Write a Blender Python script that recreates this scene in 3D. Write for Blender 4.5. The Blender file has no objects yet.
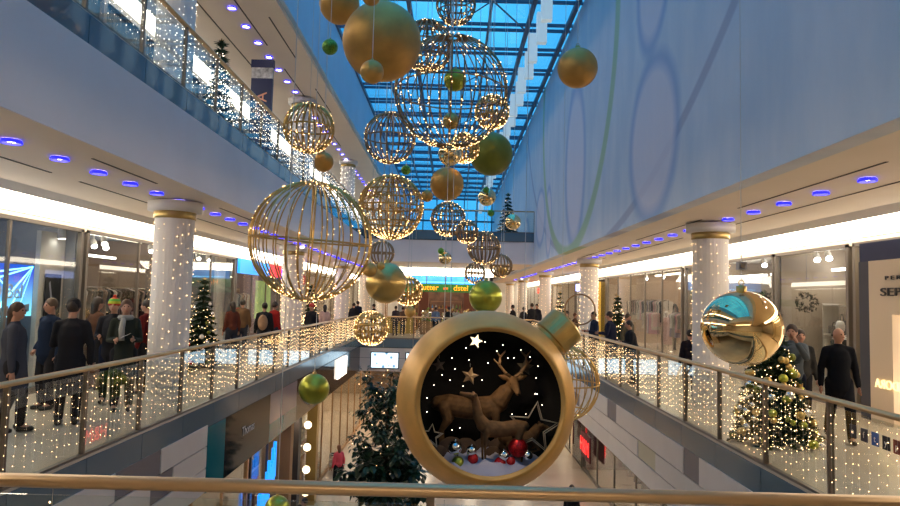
import bpy, math, random
from mathutils import Vector, Matrix, Euler
random.seed(7)
PI = math.pi
C = bpy.context.scene.collection
scene = bpy.context.scene

# ------------------------------------------------------------------ camera
F_PX, EYE = 660.0, 2.1
_y = Vector((1.0, 45.0, F_PX)).normalized()          # corridor direction in camera axes (right, down, forward)
_x = Vector((1.0, 0.025, 0.0)); _x = (_x - _x.dot(_y) * _y).normalized()
_z = _x.cross(_y)
if _z.y > 0: _z = -_z
RW = Matrix((_x, _y, _z))                            # rows: world axes in camera axes
cam_data = bpy.data.cameras.new('camera'); cam = bpy.data.objects.new('camera', cam_data); C.objects.link(cam)
right = RW @ Vector((1, 0, 0)); down = RW @ Vector((0, 1, 0)); fwd = RW @ Vector((0, 0, 1))
m4 = Matrix((right, -down, -fwd)).transposed().to_4x4(); m4.translation = Vector((0, 0, EYE))
cam.matrix_world = m4
cam_data.sensor_width = 36; cam_data.lens = F_PX / 900 * 36; cam_data.clip_start = .05; cam_data.clip_end = 300
scene.camera = cam
# ------------------------------------------------------------------ world, exposure
world = bpy.data.worlds.new('world'); scene.world = world; world.use_nodes = True
wn = world.node_tree; wn.nodes.clear()
wo = wn.nodes.new('ShaderNodeOutputWorld'); wb = wn.nodes.new('ShaderNodeBackground')
wt = wn.nodes.new('ShaderNodeTexCoord'); wz = wn.nodes.new('ShaderNodeTexNoise'); wr = wn.nodes.new('ShaderNodeValToRGB')
wz.inputs['Scale'].default_value = 3.5; wz.inputs['Detail'].default_value = 4
wr.color_ramp.elements[0].position = .35; wr.color_ramp.elements[0].color = (.022, .19, .42, 1)
wr.color_ramp.elements[1].position = .7; wr.color_ramp.elements[1].color = (.05, .34, .62, 1)
wn.links.new(wt.outputs['Generated'], wz.inputs['Vector']); wn.links.new(wz.outputs['Fac'], wr.inputs['Fac'])
wn.links.new(wr.outputs['Color'], wb.inputs['Color']); wn.links.new(wb.outputs[0], wo.inputs[0])
wb.inputs['Strength'].default_value = 1.12
scene.view_settings.view_transform = 'Standard'; scene.view_settings.look = 'None'
scene.view_settings.gamma = 1; scene.view_settings.use_curve_mapping = False
scene.view_settings.exposure = 1.02
cy = scene.cycles
cy.use_denoising = True; cy.max_bounces = 7; cy.diffuse_bounces = 4; cy.glossy_bounces = 4
cy.transparent_max_bounces = 24; cy.transmission_bounces = 4; cy.sample_clamp_indirect = 4
cy.caustics_reflective = False; cy.caustics_refractive = False
COVE = 5.0       # radiance of the cove light bands

# ------------------------------------------------------------------ helpers
def ray(px, py): return RW @ Vector((px - 450, py - 253, F_PX))
def atY(px, py, Y):
    w = ray(px, py); w = w * (Y / w.y); return Vector((w.x, Y, w.z + EYE))
def atX(px, py, X):
    w = ray(px, py); w = w * (X / w.x); return Vector((X, w.y, w.z + EYE))

class MB:
    def __init__(s): s.v = []; s.f = []; s.m = []
    def add(s, vs, fs, mi=0):
        n = len(s.v); s.v.extend([tuple(v) for v in vs]); s.f.extend([tuple(i + n for i in f) for f in fs]); s.m.extend([mi] * len(fs)); return s
    def box(s, x0, x1, y0, y1, z0, z1, mi=0):
        return s.add([(x0,y0,z0),(x1,y0,z0),(x1,y1,z0),(x0,y1,z0),(x0,y0,z1),(x1,y0,z1),(x1,y1,z1),(x0,y1,z1)],
                     [(0,3,2,1),(4,5,6,7),(0,1,5,4),(1,2,6,5),(2,3,7,6),(3,0,4,7)], mi)
    def cbox(s, c, d, mi=0):
        return s.box(c[0]-d[0]/2, c[0]+d[0]/2, c[1]-d[1]/2, c[1]+d[1]/2, c[2]-d[2]/2, c[2]+d[2]/2, mi)
    def tube(s, pts, r, n=6, mi=0, closed=False, flat=1.0, caps=True):
        pts = [Vector(p) for p in pts]; k = len(pts)
        rs = r if isinstance(r, (list, tuple)) else [r] * k
        vs = []; prev = None
        for i, p in enumerate(pts):
            if closed: t = pts[(i+1) % k] - pts[i-1]
            else: t = pts[min(i+1, k-1)] - pts[max(i-1, 0)]
            t = t.normalized() if t.length > 1e-9 else Vector((0,0,1))
            if prev is None:
                a = Vector((0,0,1)) if abs(t.z) < .9 else Vector((1,0,0))
                u = (a - a.dot(t) * t).normalized()
            else:
                u = prev - prev.dot(t) * t
                u = u.normalized() if u.length > 1e-6 else prev
            prev = u; w = t.cross(u)
            for j in range(n):
                a = 2 * PI * j / n
                vs.append(p + rs[i] * (math.cos(a) * u * flat + math.sin(a) * w))
        fs = []
        for i in range(k if closed else k - 1):
            i2 = (i + 1) % k
            for j in range(n):
                j2 = (j + 1) % n
                fs.append((i*n+j, i*n+j2, i2*n+j2, i2*n+j))
        if not closed and caps:
            fs.append(tuple(range(n-1, -1, -1))); fs.append(tuple((k-1)*n + j for j in range(n)))
        return s.add(vs, fs, mi)
    def cyl(s, p0, p1, r0, r1=None, n=16, mi=0): return s.tube([p0, p1], [r0, r0 if r1 is None else r1], n, mi)
    def lathe(s, prof, n=24, c=(0,0,0), mi=0, axis=None, smoothcap=False):
        vs = []; fs = []
        for (r, z) in prof:
            for j in range(n):
                a = 2 * PI * j / n; vs.append(Vector((r * math.cos(a), r * math.sin(a), z)))
        for i in range(len(prof) - 1):
            for j in range(n):
                j2 = (j+1) % n; fs.append((i*n+j, i*n+j2, (i+1)*n+j2, (i+1)*n+j))
        if axis is not None:
            q = Vector((0,0,1)).rotation_difference(Vector(axis)).to_matrix(); vs = [q @ v for v in vs]
        vs = [v + Vector(c) for v in vs]
        return s.add(vs, fs, mi)
    def ell(s, c, r, n=20, k=12, mi=0, rot=None):
        if not isinstance(r, (tuple, list)): r = (r, r, r)
        c = Vector(c); vs = [Vector((0,0,r[2]))]; fs = []
        for i in range(1, k):
            t = PI * i / k
            for j in range(n):
                a = 2*PI*j/n; vs.append(Vector((r[0]*math.sin(t)*math.cos(a), r[1]*math.sin(t)*math.sin(a), r[2]*math.cos(t))))
        vs.append(Vector((0,0,-r[2])))
        for j in range(n):
            j2 = (j+1) % n; fs.append((0, 1+j, 1+j2))
            for i in range(k-2): fs.append((1+i*n+j, 1+(i+1)*n+j, 1+(i+1)*n+j2, 1+i*n+j2))
            b = 1+(k-2)*n; fs.append((b+j, len(vs)-1, b+j2))
        if rot is not None: vs = [rot @ v for v in vs]
        return s.add([v + c for v in vs], fs, mi)
    def octa(s, c, r, mi=0):
        x, y, z = c
        return s.add([(x+r,y,z),(x,y+r,z),(x-r,y,z),(x,y-r,z),(x,y,z+r),(x,y,z-r)],
                     [(0,1,4),(1,2,4),(2,3,4),(3,0,4),(1,0,5),(2,1,5),(3,2,5),(0,3,5)], mi)
    def prism(s, poly, y0, y1, mi=0):          # polygon in (x, z), extruded along y
        n = len(poly); vs = [(p[0], y0, p[1]) for p in poly] + [(p[0], y1, p[1]) for p in poly]
        fs = [tuple(range(n)), tuple(range(2*n-1, n-1, -1))]
        for i in range(n):
            j = (i+1) % n; fs.append((i, i+n, j+n, j))
        return s.add(vs, fs, mi)
    def mesh(s, name):
        me = bpy.data.meshes.new(name); me.from_pydata(s.v, [], s.f); return me
    def build(s, name, mats, parent=None, smooth=False, loc=None, kind=None, label=None):
        me = s.mesh(name)
        if not isinstance(mats, (list, tuple)): mats = [mats]
        for m in mats: me.materials.append(m)
        if len(mats) > 1: me.polygons.foreach_set('material_index', s.m)
        if smooth: me.polygons.foreach_set('use_smooth', [True] * len(me.polygons))
        me.validate(); me.update()
        o = bpy.data.objects.new(name, me); C.objects.link(o)
        if parent is not None: o.parent = parent
        if loc is not None: o.location = loc
        if kind: o['kind'] = kind
        if label: o['label'] = label
        return o

def tag(o, label, cat, group=None, kind=None):
    o['label'] = label; o['category'] = cat
    if group: o['group'] = group
    if kind: o['kind'] = kind
    return o
def thing(name, label, cat, loc=(0,0,0), rotz=0.0, group=None, kind=None):
    o = bpy.data.objects.new(name, None); C.objects.link(o); o.empty_display_size = .2
    o.location = loc; o.rotation_euler = (0, 0, rotz)
    return tag(o, label, cat, group, kind)
def struct(o): o['kind'] = 'structure'; return o
def dup(root, loc, rotz=None, label=None, group=None, scale=None, swap=None):
    r = root.copy(); C.objects.link(r); r.location = loc
    if rotz is not None: r.rotation_euler = (0, 0, rotz)
    if scale: r.scale = (scale,)*3
    if label: r['label'] = label
    if group: r['group'] = group
    for ch in list(root.children):
        c = ch.copy(); C.objects.link(c); c.parent = r
        for g in ch.children:
            d = g.copy(); C.objects.link(d); d.parent = c
    if swap and r.type == 'MESH':
        r.data = r.data.copy(); r.data.materials[0] = swap
    return r

def mat(name, col, rough=.6, metal=0.0, emit=None, es=0.0, noise=0.0, nscale=8.0, bump=0.0, bscale=60.0, alpha=1.0, sheen=0, coat=0, sample=True, stretch=(1,1,1)):
    m = bpy.data.materials.new(name); m.use_nodes = True; nt = m.node_tree
    b = nt.nodes['Principled BSDF']
    b.inputs['Base Color'].default_value = (*col, 1); b.inputs['Roughness'].default_value = rough; b.inputs['Metallic'].default_value = metal
    if rough == .85: b.inputs['Specular IOR Level'].default_value = .12
    if sheen: b.inputs['Sheen Weight'].default_value = sheen
    if coat: b.inputs['Coat Weight'].default_value = coat
    if emit: b.inputs['Emission Color'].default_value = (*emit, 1); b.inputs['Emission Strength'].default_value = es
    if noise or bump:
        tc = nt.nodes.new('ShaderNodeTexCoord'); mp = nt.nodes.new('ShaderNodeMapping'); mp.inputs['Scale'].default_value = stretch
        nt.links.new(tc.outputs['Object'], mp.inputs['Vector'])
    if noise:
        n = nt.nodes.new('ShaderNodeTexNoise'); n.inputs['Scale'].default_value = nscale; n.inputs['Detail'].default_value = 5
        r = nt.nodes.new('ShaderNodeValToRGB')
        r.color_ramp.elements[0].position = .3; r.color_ramp.elements[1].position = .7
        r.color_ramp.elements[0].color = (*[c * (1 - noise) for c in col], 1)
        r.color_ramp.elements[1].color = (*[min(1, c * (1 + noise)) for c in col], 1)
        nt.links.new(mp.outputs[0], n.inputs['Vector']); nt.links.new(n.outputs['Fac'], r.inputs['Fac']); nt.links.new(r.outputs['Color'], b.inputs['Base Color'])
    if bump:
        n2 = nt.nodes.new('ShaderNodeTexNoise'); n2.inputs['Scale'].default_value = bscale; bp = nt.nodes.new('ShaderNodeBump'); bp.inputs['Strength'].default_value = bump
        nt.links.new(mp.outputs[0], n2.inputs['Vector']); nt.links.new(n2.outputs['Fac'], bp.inputs['Height']); nt.links.new(bp.outputs[0], b.inputs['Normal'])
    if not sample: m.cycles.emission_sampling = 'NONE'
    return m
def glass_mat(name, tint=(.9,.96,.95), ior=1.5, rough=0.0):
    m = bpy.data.materials.new(name); m.use_nodes = True; nt = m.node_tree; nt.nodes.clear()
    o = nt.nodes.new('ShaderNodeOutputMaterial'); t = nt.nodes.new('ShaderNodeBsdfTransparent'); g = nt.nodes.new('ShaderNodeBsdfGlossy')
    f = nt.nodes.new('ShaderNodeFresnel'); mx = nt.nodes.new('ShaderNodeMixShader')
    t.inputs[0].default_value = (*tint, 1); g.inputs['Roughness'].default_value = rough
    # thin pane: the same reflectance from either face
    ge = nt.nodes.new('ShaderNodeNewGeometry'); mi = nt.nodes.new('ShaderNodeMapRange'); mi.inputs[3].default_value = ior; mi.inputs[4].default_value = 1/ior
    nt.links.new(ge.outputs['Backfacing'], mi.inputs[0]); nt.links.new(mi.outputs[0], f.inputs[0])
    nt.links.new(f.outputs[0], mx.inputs[0]); nt.links.new(t.outputs[0], mx.inputs[1]); nt.links.new(g.outputs[0], mx.inputs[2]); nt.links.new(mx.outputs[0], o.inputs[0])
    return m
def bulb(name, col, es): return mat(name, (.9,.8,.6), .4, emit=col, es=es, sample=False)

M = dict(
 white=mat('white_plaster', (.72,.70,.68), .7, noise=.03, nscale=1.5),
 soffit=mat('cream_soffit', (.82,.72,.60), .6, noise=.03, nscale=.8),
 fascia=mat('lavender_fascia', (.82,.74,.74), .55, noise=.04, nscale=.7),
 panel=mat('fascia_panel', (.74,.67,.64), .35, noise=.04, nscale=1.2),
 dpanel=mat('dark_fascia_panel', (.19,.17,.19), .4),
 blackgap=mat('shadow_gap', (.02,.02,.02), .8),
 slot=mat('ceiling_slot', (.07,.06,.05), .8),
 bluewall=mat('pale_blue_wall', (.42,.62,.78), .6, noise=.04, nscale=1),
 steel=mat('brushed_rail', (.66,.46,.26), .38, .7, noise=.06, nscale=4),
 post=mat('bronze_post', (.20,.16,.13), .4, .6),
 frame=mat('bronze_frame', (.24,.21,.18), .4, .5),
 beam=mat('skylight_steel', (.10,.13,.20), .5, .2),
 glass=glass_mat('clear_glass', (.93,.97,.96), 1.48),
 cladglass=None,
 shopglass=glass_mat('shop_glass', (.96,.98,.98), 1.35),
 skyglass=glass_mat('skylight_glass', (.92,.97,1.0), 1.2),
 cove=mat('cove_light', (.9,.85,.75), .5, emit=(1.0,.86,.66), es=COVE),
 coveup=mat('upper_cove_light', (.9,.85,.75), .5, emit=(1.0,.9,.76), es=COVE),
 strip=mat('strip_light', (.9,.9,.9), .5, emit=(1,.92,.82), es=4),
 shoplight=mat('shop_ceiling_light', (.9,.9,.9), .5, emit=(1,.84,.62), es=4),
 dimspot=mat('soft_lens', (.9,.9,.9), .5, emit=(1,.76,.5), es=34),
 dimstrip=mat('soft_strip', (.9,.9,.9), .5, emit=(1,.82,.6), es=2.6),
 spot=mat('spot_lens', (.9,.9,.9), .5, emit=(1,.95,.85), es=12),
 pend=mat('pendant_glow', (.8,.85,.85), .5, emit=(.75,.95,1.0), es=.16),
 bluering=mat('blue_led_ring', (.03,.03,.3), .5, emit=(.012,.012,.75), es=1.3, sample=False),
 downlens=mat('downlight_lens', (.9,.85,.9), .5, emit=(1,.85,.7), es=9),
 floor=mat('polished_floor', (.62,.51,.40), .25, noise=.08, nscale=.6),
 colw=mat('column_white', (.74,.71,.70), .55, noise=.02, nscale=2),
 goldring=mat('antique_gold_ring', (.42,.30,.12), .35, .9),
 bulb=bulb('warm_bulb', (1,.60,.27), 4.0),
 bulbg=bulb('gold_bulb', (1,.58,.22), 4.2),
 bulbw=bulb('white_bulb', (1,.86,.68), 4),
 cable=mat('steel_cable', (.35,.35,.37), .4, .7),
 wcable=mat('pale_cable', (.6,.6,.6), .5),
 thinwire=mat('light_string_wire', (.55,.52,.45), .5),
 goldwire=mat('gold_wire', (.62,.38,.12), .35, .7, noise=.1, nscale=10),
 bronzewire=mat('bronze_wire', (.34,.21,.11), .4, .6),
 goldmatte=mat('matte_gold', (.60,.34,.09), .45, .55, noise=.16, nscale=3, bump=.06, bscale=90),
 goldsatin=mat('satin_gold', (.62,.42,.14), .3, .8, noise=.08, nscale=4),
 goldchrome=mat('mirror_gold', (1.0,.78,.42), .04, 1.0),
 greenmatte=mat('matte_green', (.20,.22,.03), .4, .4, noise=.2, nscale=3),
 greenchrome=mat('lime_green_satin', (.44,.46,.06), .3, .7, noise=.2, nscale=4),
 greenglit=mat('green_glitter', (.14,.34,.05), .35, .5, noise=.5, nscale=40, bump=.4, bscale=120),
 clearorn=glass_mat('clear_ornament', (.98,.9,.6), 1.9),
 shellgold=mat('champagne_gold_shell', (.80,.45,.13), .42, .35, noise=.12, nscale=2.2, bump=.05, bscale=70),
 liner=mat('black_velvet', (.006,.005,.006), .95),
 black=mat('black_plastic', (.02,.02,.022), .5),
 dark=mat('charcoal', (.05,.05,.055), .6),
 navy=mat('navy_fabric', (.02,.03,.09), .7),
 wood=mat('warm_wood', (.40,.22,.10), .5, noise=.2, nscale=3, stretch=(1,1,.15)),
 needle=mat('fir_needles', (.012,.035,.014), .7, noise=.4, nscale=6),
 leaf=mat('glossy_dark_leaf', (.012,.04,.018), .3, noise=.5, nscale=3),
 bark=mat('bark', (.12,.08,.05), .9, noise=.3, nscale=10),
 fur=mat('deer_coat', (.15,.075,.028), .8, noise=.35, nscale=9, bump=.3, bscale=80),
 antler=mat('antler', (.24,.14,.07), .7),
 snow=mat('snow_fleece', (.50,.48,.60), .9, bump=.5, bscale=25),
 red=mat('red_gloss', (.55,.01,.01), .15, .3),
 redglit=mat('red_glitter', (.5,.01,.015), .35, .5, noise=.6, nscale=40, bump=.4, bscale=100),
 silver=mat('mirror_silver', (.85,.85,.85), .05, 1.0),
 skin=mat('skin', (.42,.22,.15), .55),
 eye=mat('eye_dark', (.02,.015,.01), .2),
)
M['cladglass'] = mat('grey_back_painted_glass', (.13,.18,.22), .12); M['cladglass'].node_tree.nodes['Principled BSDF'].inputs['Specular IOR Level'].default_value = .3
M['upclad'] = mat('blue_grey_glass', (.10,.17,.22), .06, coat=.3)
PAL = {}
def col(name, c, rough=.7, **k):
    if name not in PAL: PAL[name] = mat(name, c, rough, **k)
    return PAL[name]
def text(body, size, m, loc, rot, parent=None, extrude=.01, name='lettering', align='CENTER', mirror=False):
    cu = bpy.data.curves.new(name, 'FONT'); cu.body = body; cu.size = size; cu.extrude = extrude; cu.align_x = align; cu.align_y = 'CENTER'
    tmp = bpy.data.objects.new('tmp', cu); C.objects.link(tmp)
    dg = bpy.context.evaluated_depsgraph_get(); me = bpy.data.meshes.new_from_object(tmp.evaluated_get(dg)); bpy.data.objects.remove(tmp)
    if mirror: me.transform(Matrix.Diagonal((-1,1,1,1))); me.flip_normals()
    me.materials.clear(); me.materials.append(m); me.name = name
    o = bpy.data.objects.new(name, me); C.objects.link(o); o.location = loc; o.rotation_euler = rot
    if parent is not None: o.parent = parent
    return o
# ================================================================== THE BUILDING
XL, XR = -4.55, 4.15           # inner edges of the galleries
YF, YE, YN = 33.5, 72.0, 3.52  # far gallery edge, far end, near gallery edge
ZS, ZU, ZC, ZT = 3.9, 5.5, 9.4, 12.0   # soffit, upper floor, upper soffit, skylight
ZB, ZG = -1.65, -5.5           # underside of our floor, ground floor
SH = 8.3                       # shop fronts
COV = 7.5

# ground floor
struct(MB().box(-13, 13, -6, YE, ZG-.2, ZG).build('floor', M['floor']))
# gallery floor slabs (u-shaped, far side solid)
g = MB(); g.box(-13, XL, YN, YF, ZB+.05, 0); g.box(XR, 13, YN, YF, ZB+.05, 0); g.box(-13, 13, YF, YE, ZB+.05, 0); g.box(-13, 13, -6, YN, ZB+.05, 0)
struct(g.build('floor_gallery', M['floor']))
g = MB(); g.box(-13, XL, YN, YF, ZB, ZB+.05); g.box(XR, 13, YN, YF, ZB, ZB+.05); g.box(-13, 13, YF, YE, ZB, ZB+.05); g.box(-13, 13, -6, YN, ZB, ZB+.05)
struct(g.build('ceiling_ground', M['soffit']))
# upper slab and its soffit
g = MB(); g.box(-13, XL, -6, YE, 4.02, ZU); g.box(XR+.3, 13, -6, YE, 4.02, ZU); g.box(XL, XR+.3, YF, YE, 4.02, ZU)
struct(g.build('floor_upper', M['floor']))
g = MB(); g.box(-COV, XL, -6, YE, ZS, 4.02); g.box(XR+.05, COV, -6, YE, ZS, 4.02); g.box(XL, XR+.05, YF, 40.3, ZS, 4.02)
struct(g.build('ceiling_gallery', M['soffit']))
# lavender edge boards of the upper slab
struct(MB().box(XL, XL+.03, -6, YF, ZS-.01, 5.1).build('trim_1', M['fascia']))
g = MB(); g.box(XL, XR, YF-.03, YF, ZS-.01, 5.1)
struct(g.build('trim_2', M['fascia']))
# top ceiling block, left, with the pale blue upstand
struct(MB().box(-COV, XL, -6, YE, ZC, ZC+.12).build('ceiling_upper', M['soffit']))
struct(MB().box(-13, XL+.12, -6, YE, ZC+.12, ZT+.2).build('wall_left_upstand', M['bluewall']))
# right wall with its painted mural
mm = bpy.data.materials.new('blue_mural_paint'); mm.use_nodes = True; nt = mm.node_tree; B = nt.nodes['Principled BSDF']; B.inputs['Roughness'].default_value = .6
tc = nt.nodes.new('ShaderNodeTexCoord'); sp = nt.nodes.new('ShaderNodeSeparateXYZ'); nt.links.new(tc.outputs['Object'], sp.inputs[0])
def MN(op, a, b=None, c=None):
    n = nt.nodes.new('ShaderNodeMath'); n.operation = op
    for i, q in enumerate((a, b, c)):
        if q is None: continue
        if isinstance(q, (int, float)): n.inputs[i].default_value = q
        else: nt.links.new(q, n.inputs[i])
    return n.outputs[0]
nz = nt.nodes.new('ShaderNodeTexNoise'); nz.inputs['Scale'].default_value = .9; nz.inputs['Detail'].default_value = 6
mp = nt.nodes.new('ShaderNodeMapping'); mp.inputs['Scale'].default_value = (1, 1.6, .5); nt.links.new(tc.outputs['Object'], mp.inputs[0]); nt.links.new(mp.outputs[0], nz.inputs['Vector'])
NF = nz.outputs['Fac']
cr = nt.nodes.new('ShaderNodeValToRGB'); cr.color_ramp.elements[0].position = .3; cr.color_ramp.elements[0].color = (.52,.60,.72,1)
cr.color_ramp.elements[1].position = .72; cr.color_ramp.elements[1].color = (.68,.71,.79,1); nt.links.new(NF, cr.inputs['Fac'])
cur = cr.outputs['Color']
def mixc(fac, colr):
    global cur
    n = nt.nodes.new('ShaderNodeMix'); n.data_type = 'RGBA'; nt.links.new(fac, n.inputs[0]); nt.links.new(cur, n.inputs[6]); n.inputs[7].default_value = (*colr, 1); cur = n.outputs[2]
def mr(v, a, b, c, d):
    n = nt.nodes.new('ShaderNodeMapRange'); nt.links.new(v, n.inputs[0])
    for i, q in enumerate((a, b, c, d)): n.inputs[i+1].default_value = q
    return n.outputs[0]
def edist(cy_, cz_, a, b, rot=0):
    dy = MN('SUBTRACT', sp.outputs['Y'], cy_); dz = MN('SUBTRACT', sp.outputs['Z'], cz_)
    c_, s_ = math.cos(rot), math.sin(rot)
    u = MN('ADD', MN('MULTIPLY', dy, c_/a), MN('MULTIPLY', dz, s_/a)); w = MN('ADD', MN('MULTIPLY', dz, c_/b), MN('MULTIPLY', dy, -s_/b))
    return MN('SQRT', MN('ADD', MN('MULTIPLY', u, u), MN('MULTIPLY', w, w)))
def ring(d, w, colr, k=.8):                 # soft stroke at d = 1
    e = MN('ABSOLUTE', MN('SUBTRACT', d, 1)); mixc(mr(e, w*.55, w, k, 0), colr)
def ellipse(cy_, cz_, a, b, rot=0):
    d = edist(cy_, cz_, a, b, rot)
    mixc(mr(d, .86, .97, .8, 0), (.72,.68,.78)); 
    e = MN('ABSOLUTE', MN('SUBTRACT', d, .93)); mixc(mr(e, .02, .17, .55, 0), (.15,.31,.60))
ring(edist(21, 15.5, 17, 11.9), .012, (.36,.38,.52), .8)
ellipse(13.75, 5.55, 1.72, 1.80, .3); ellipse(13.6, 9.35, 1.25, 1.95, .2); ellipse(22.5, 6.75, 1.85, 2.95); ellipse(31.2, 6.0, 1.6, 1.4)
ellipse(37, 5.2, 1.5, 1.5); ellipse(28.5, 5.5, .9, 1.6)
ring(edist(23.6, 10.4, 6.95, 6.55), .045, (.36,.52,.30), .85)
nt.links.new(cur, B.inputs['Base Color'])
struct(MB().box(XR, XR+.3, -6, YE, ZS-.01, ZT).build('wall_right', mm))
# enclosing walls
struct(MB().box(-13.2, -13, -6, YE, ZG, ZT).build('wall_left', M['white']))
struct(MB().box(13, 13.2, -6, YE, ZG, ZT).build('wall_outer_right', M['white']))
struct(MB().box(-13, 13, -6.2, -6, ZG, ZT).build('wall_back', M['white']))
g = MB(); g.box(-13, 13, YE, YE+.2, ZG, 6.2)
struct(g.build('wall_far', M['white']))
# upper shop wall on the left gallery, with glazing
g = MB(); g.box(-8.45, -8.3, -6, YE, ZU, ZU+.3); g.box(-8.45, -8.3, -6, YE, 8.9, ZC+.12)
for k in range(40): g.box(-8.45, -8.28, -5+k*2, -4.85+k*2, ZU, 9)
struct(g.build('wall_upper_shopfronts', col('upper_front', (.12,.12,.13), .4)))
struct(MB().box(-8.4, -8.38, -6, YE, ZU+.3, 8.9).build('window_1', mat('dim_shop_glass', (.10,.14,.17), .08, noise=.5, nscale=.7)))
# cove light bands
g = MB(); rf = MB()
for s in (-1, 1):
    a = [(s*(COV+.30), ZS-.10), (s*(COV+.30), ZS-.06), (s*(SH-.02), 3.62), (s*(SH-.02), 3.54)]
    g.prism(a, 3.0, YE); rf.prism([(s*COV, ZS), (s*COV, ZS+.05), (s*(COV+.30), ZS-.05), (s*(COV+.30), ZS-.105)], 3.0, YE)
o = tag(g.build('cove_light', M['cove']), 'long warm cove light band above the shop fronts of the middle gallery', 'ceiling light')
struct(rf.build('trim_9', M['white']))
g = MB(); g.prism([(-COV-.45, ZC-.14), (-COV-.45, ZC-.08), (-SH, 9.15), (-SH, 9.05)], -5, YE); rf2 = MB().prism([(-COV, ZC), (-COV, ZC+.1), (-COV-.45, ZC-.08), (-COV-.45, ZC-.145)], -5, YE)
struct(rf2.build('trim_10', M['white']))
tag(g.build('cove_light', M['coveup']), 'long cove light band under the ceiling of the upper left gallery', 'ceiling light')
g = MB(); g.add([(-3.3, 40.3, ZS+.01), (2.6, 40.3, ZS+.01), (2.6, 41.3, 3.45), (-3.3, 41.3, 3.45)], [(0,1,2,3)]); g.box(-3.3, 2.6, 40.3, 40.34, ZS, ZS+.1)
tag(g.build('cove_light', M['cove']), 'short cove light across the end gallery above the market sign', 'ceiling light')
# header trims over shop fronts
g = MB(); g.box(-SH-.12, -SH+.02, 3, YE, 3.38, 3.52); g.box(SH-.02, SH+.12, 3, YE, 3.38, 3.52)
struct(g.build('trim_3', M['soffit']))
# the gallery the viewer stands on, with its own soffit and lights overhead
struct(MB().box(XL, XR+.05, -6, 3.3, ZS, ZU).build('ceiling_near', M['soffit']))
tag(MB().box(-4, 3.6, -1.6, -1.2, ZS-.06, ZS-.01).build('cove_light', M['cove']), 'warm light band on the ceiling over the nearest gallery', 'ceiling light')
# slots in the soffits
g = MB()
for (x, y0, y1) in ((-6.3, 6, 10.2), (-6.3, 11, 15), (-6.9, 4, 9), (-6.3, 16, 22), (-6.3, 23.5, 30), (5.3, 8, 12.2), (5.3, 14, 19), (6.3, 9, 16.5), (6.3, 18, 25), (5.3, 21, 27), (6.3, 27, 34), (-5.0, 9, 11), (-5.0, 14, 17)):
    g.box(x-.02, x+.02, y0, y1, ZS-.006, ZS)
for (x, y0, y1) in ((-5.6, 9, 13), (-5.6, 15, 19), (-5.0, 17, 20), (-5.6, 21, 25), (-5.0, 23, 26), (-6.6, 14, 22), (-5.6, 28, 32)):
    g.box(x-.02, x+.02, y0, y1, ZC-.006, ZC)
struct(g.build('trim_4', M['slot']))
# fascia of our level: right side panels with joints and insets
def fascia(s, X, ins, name, end=YF):
    g = MB(); d = .04
    zs = [(-1.64, -1.23), (-1.21, -.86), (-.84, -.40)] if s > 0 else [(-1.64, -1.20), (-1.18, -.80), (-.78, -.40)]
    for r, (z0, z1) in enumerate(zs):
        y = 3.4 
        cuts = sorted(ins[r]); 
        for (a, b, mi) in cuts:
            if a > y + .02: g.box(min(X, X-s*d), max(X, X-s*d), y, a-.02, z0, z1, 0)
            g.box(min(X, X-s*(d-.01)), max(X, X-s*(d-.01)), a, b, z0, z1, mi)
            y = b + .02
        g.box(min(X, X-s*d), max(X, X-s*d), y, end, z0, z1, 0)
    g.box(min(X, X-s*.01), max(X, X-s*.01), 3.4, end, -1.65, -.4, 3)
    return struct(g.build(name, [M['panel'], M['dpanel'], col('cream_panel', (.62,.55,.40), .4), M['blackgap']]))
fascia(1, XR, [[(9.2, 9.9, 1)], [(13.3, 14.5, 2), (21, 22, 1)], [(7.3, 8.3, 1), (16.4, 17.3, 1), (11, 11.7, 1), (25, 26, 1)]], 'trim_5')
fascia(-1, XL, [[(8.2, 8.8, 1)], [(10.3, 11.1, 1)], [(9.2, 10.6, 1), (5.5, 6.5, 1)]], 'trim_6', 12.6)
g = MB(); g.box(XL, XR, YF-.05, YF, ZB, -.4); g.box(XL, XR, YF-.06, YF-.05, -1.0, -.985, 1)
struct(g.build('trim_7', [M['panel'], M['dpanel']]))

# ---- skylight: frame and panes
g = MB()
for x in (-4.43, -3.0, -1.65, -.35, 1.12, 2.52, 3.95):
    w = .045 if x in (-3.0, -.35, 1.12) else .075
    g.box(x-w, x+w, -6, 66, ZT-.16 if w > .07 else ZT-.10, ZT)
y = -5.0; k = 0
while y < 66:
    g.box(XL, XR, y, y+.07, ZT-.05, ZT+.06); g.box(XL, XR, y+.5, y+.57, ZT-.05, ZT+.06)
    y += 2.35; k += 1
for k in range(7):                # bracing rods
    y = 14 + k*7.05
    g.cyl((1.15, y, ZT-.15), (2.4, y+2.2, ZT-.15), .03, n=6); g.cyl((-.3, y+2.3, ZT-.15), (1.1, y, ZT-.15), .025, n=6)
sk = struct(g.build('window_2', M['beam']))
p = MB().box(XL, XR, -6, 66, ZT+.08, ZT+.1).build('glass_pane', M['skyglass'], sk)
g = MB()
for x in (-4.4, -3, -1.65, -.3, 1.1, 2.4, 3.9): g.box(x-.05, x+.05, 65.8, 66, ZU, ZT)
for z in (6.5, 7.6, 8.7, 9.8, 10.9): g.box(XL, XR, 65.8, 66, z-.08, z+.08)
sk = struct(g.build('window_3', M['beam'])); MB().box(XL, XR, 66, 66.02, ZU, ZT).build('glass_pane', M['skyglass'], sk)
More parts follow.
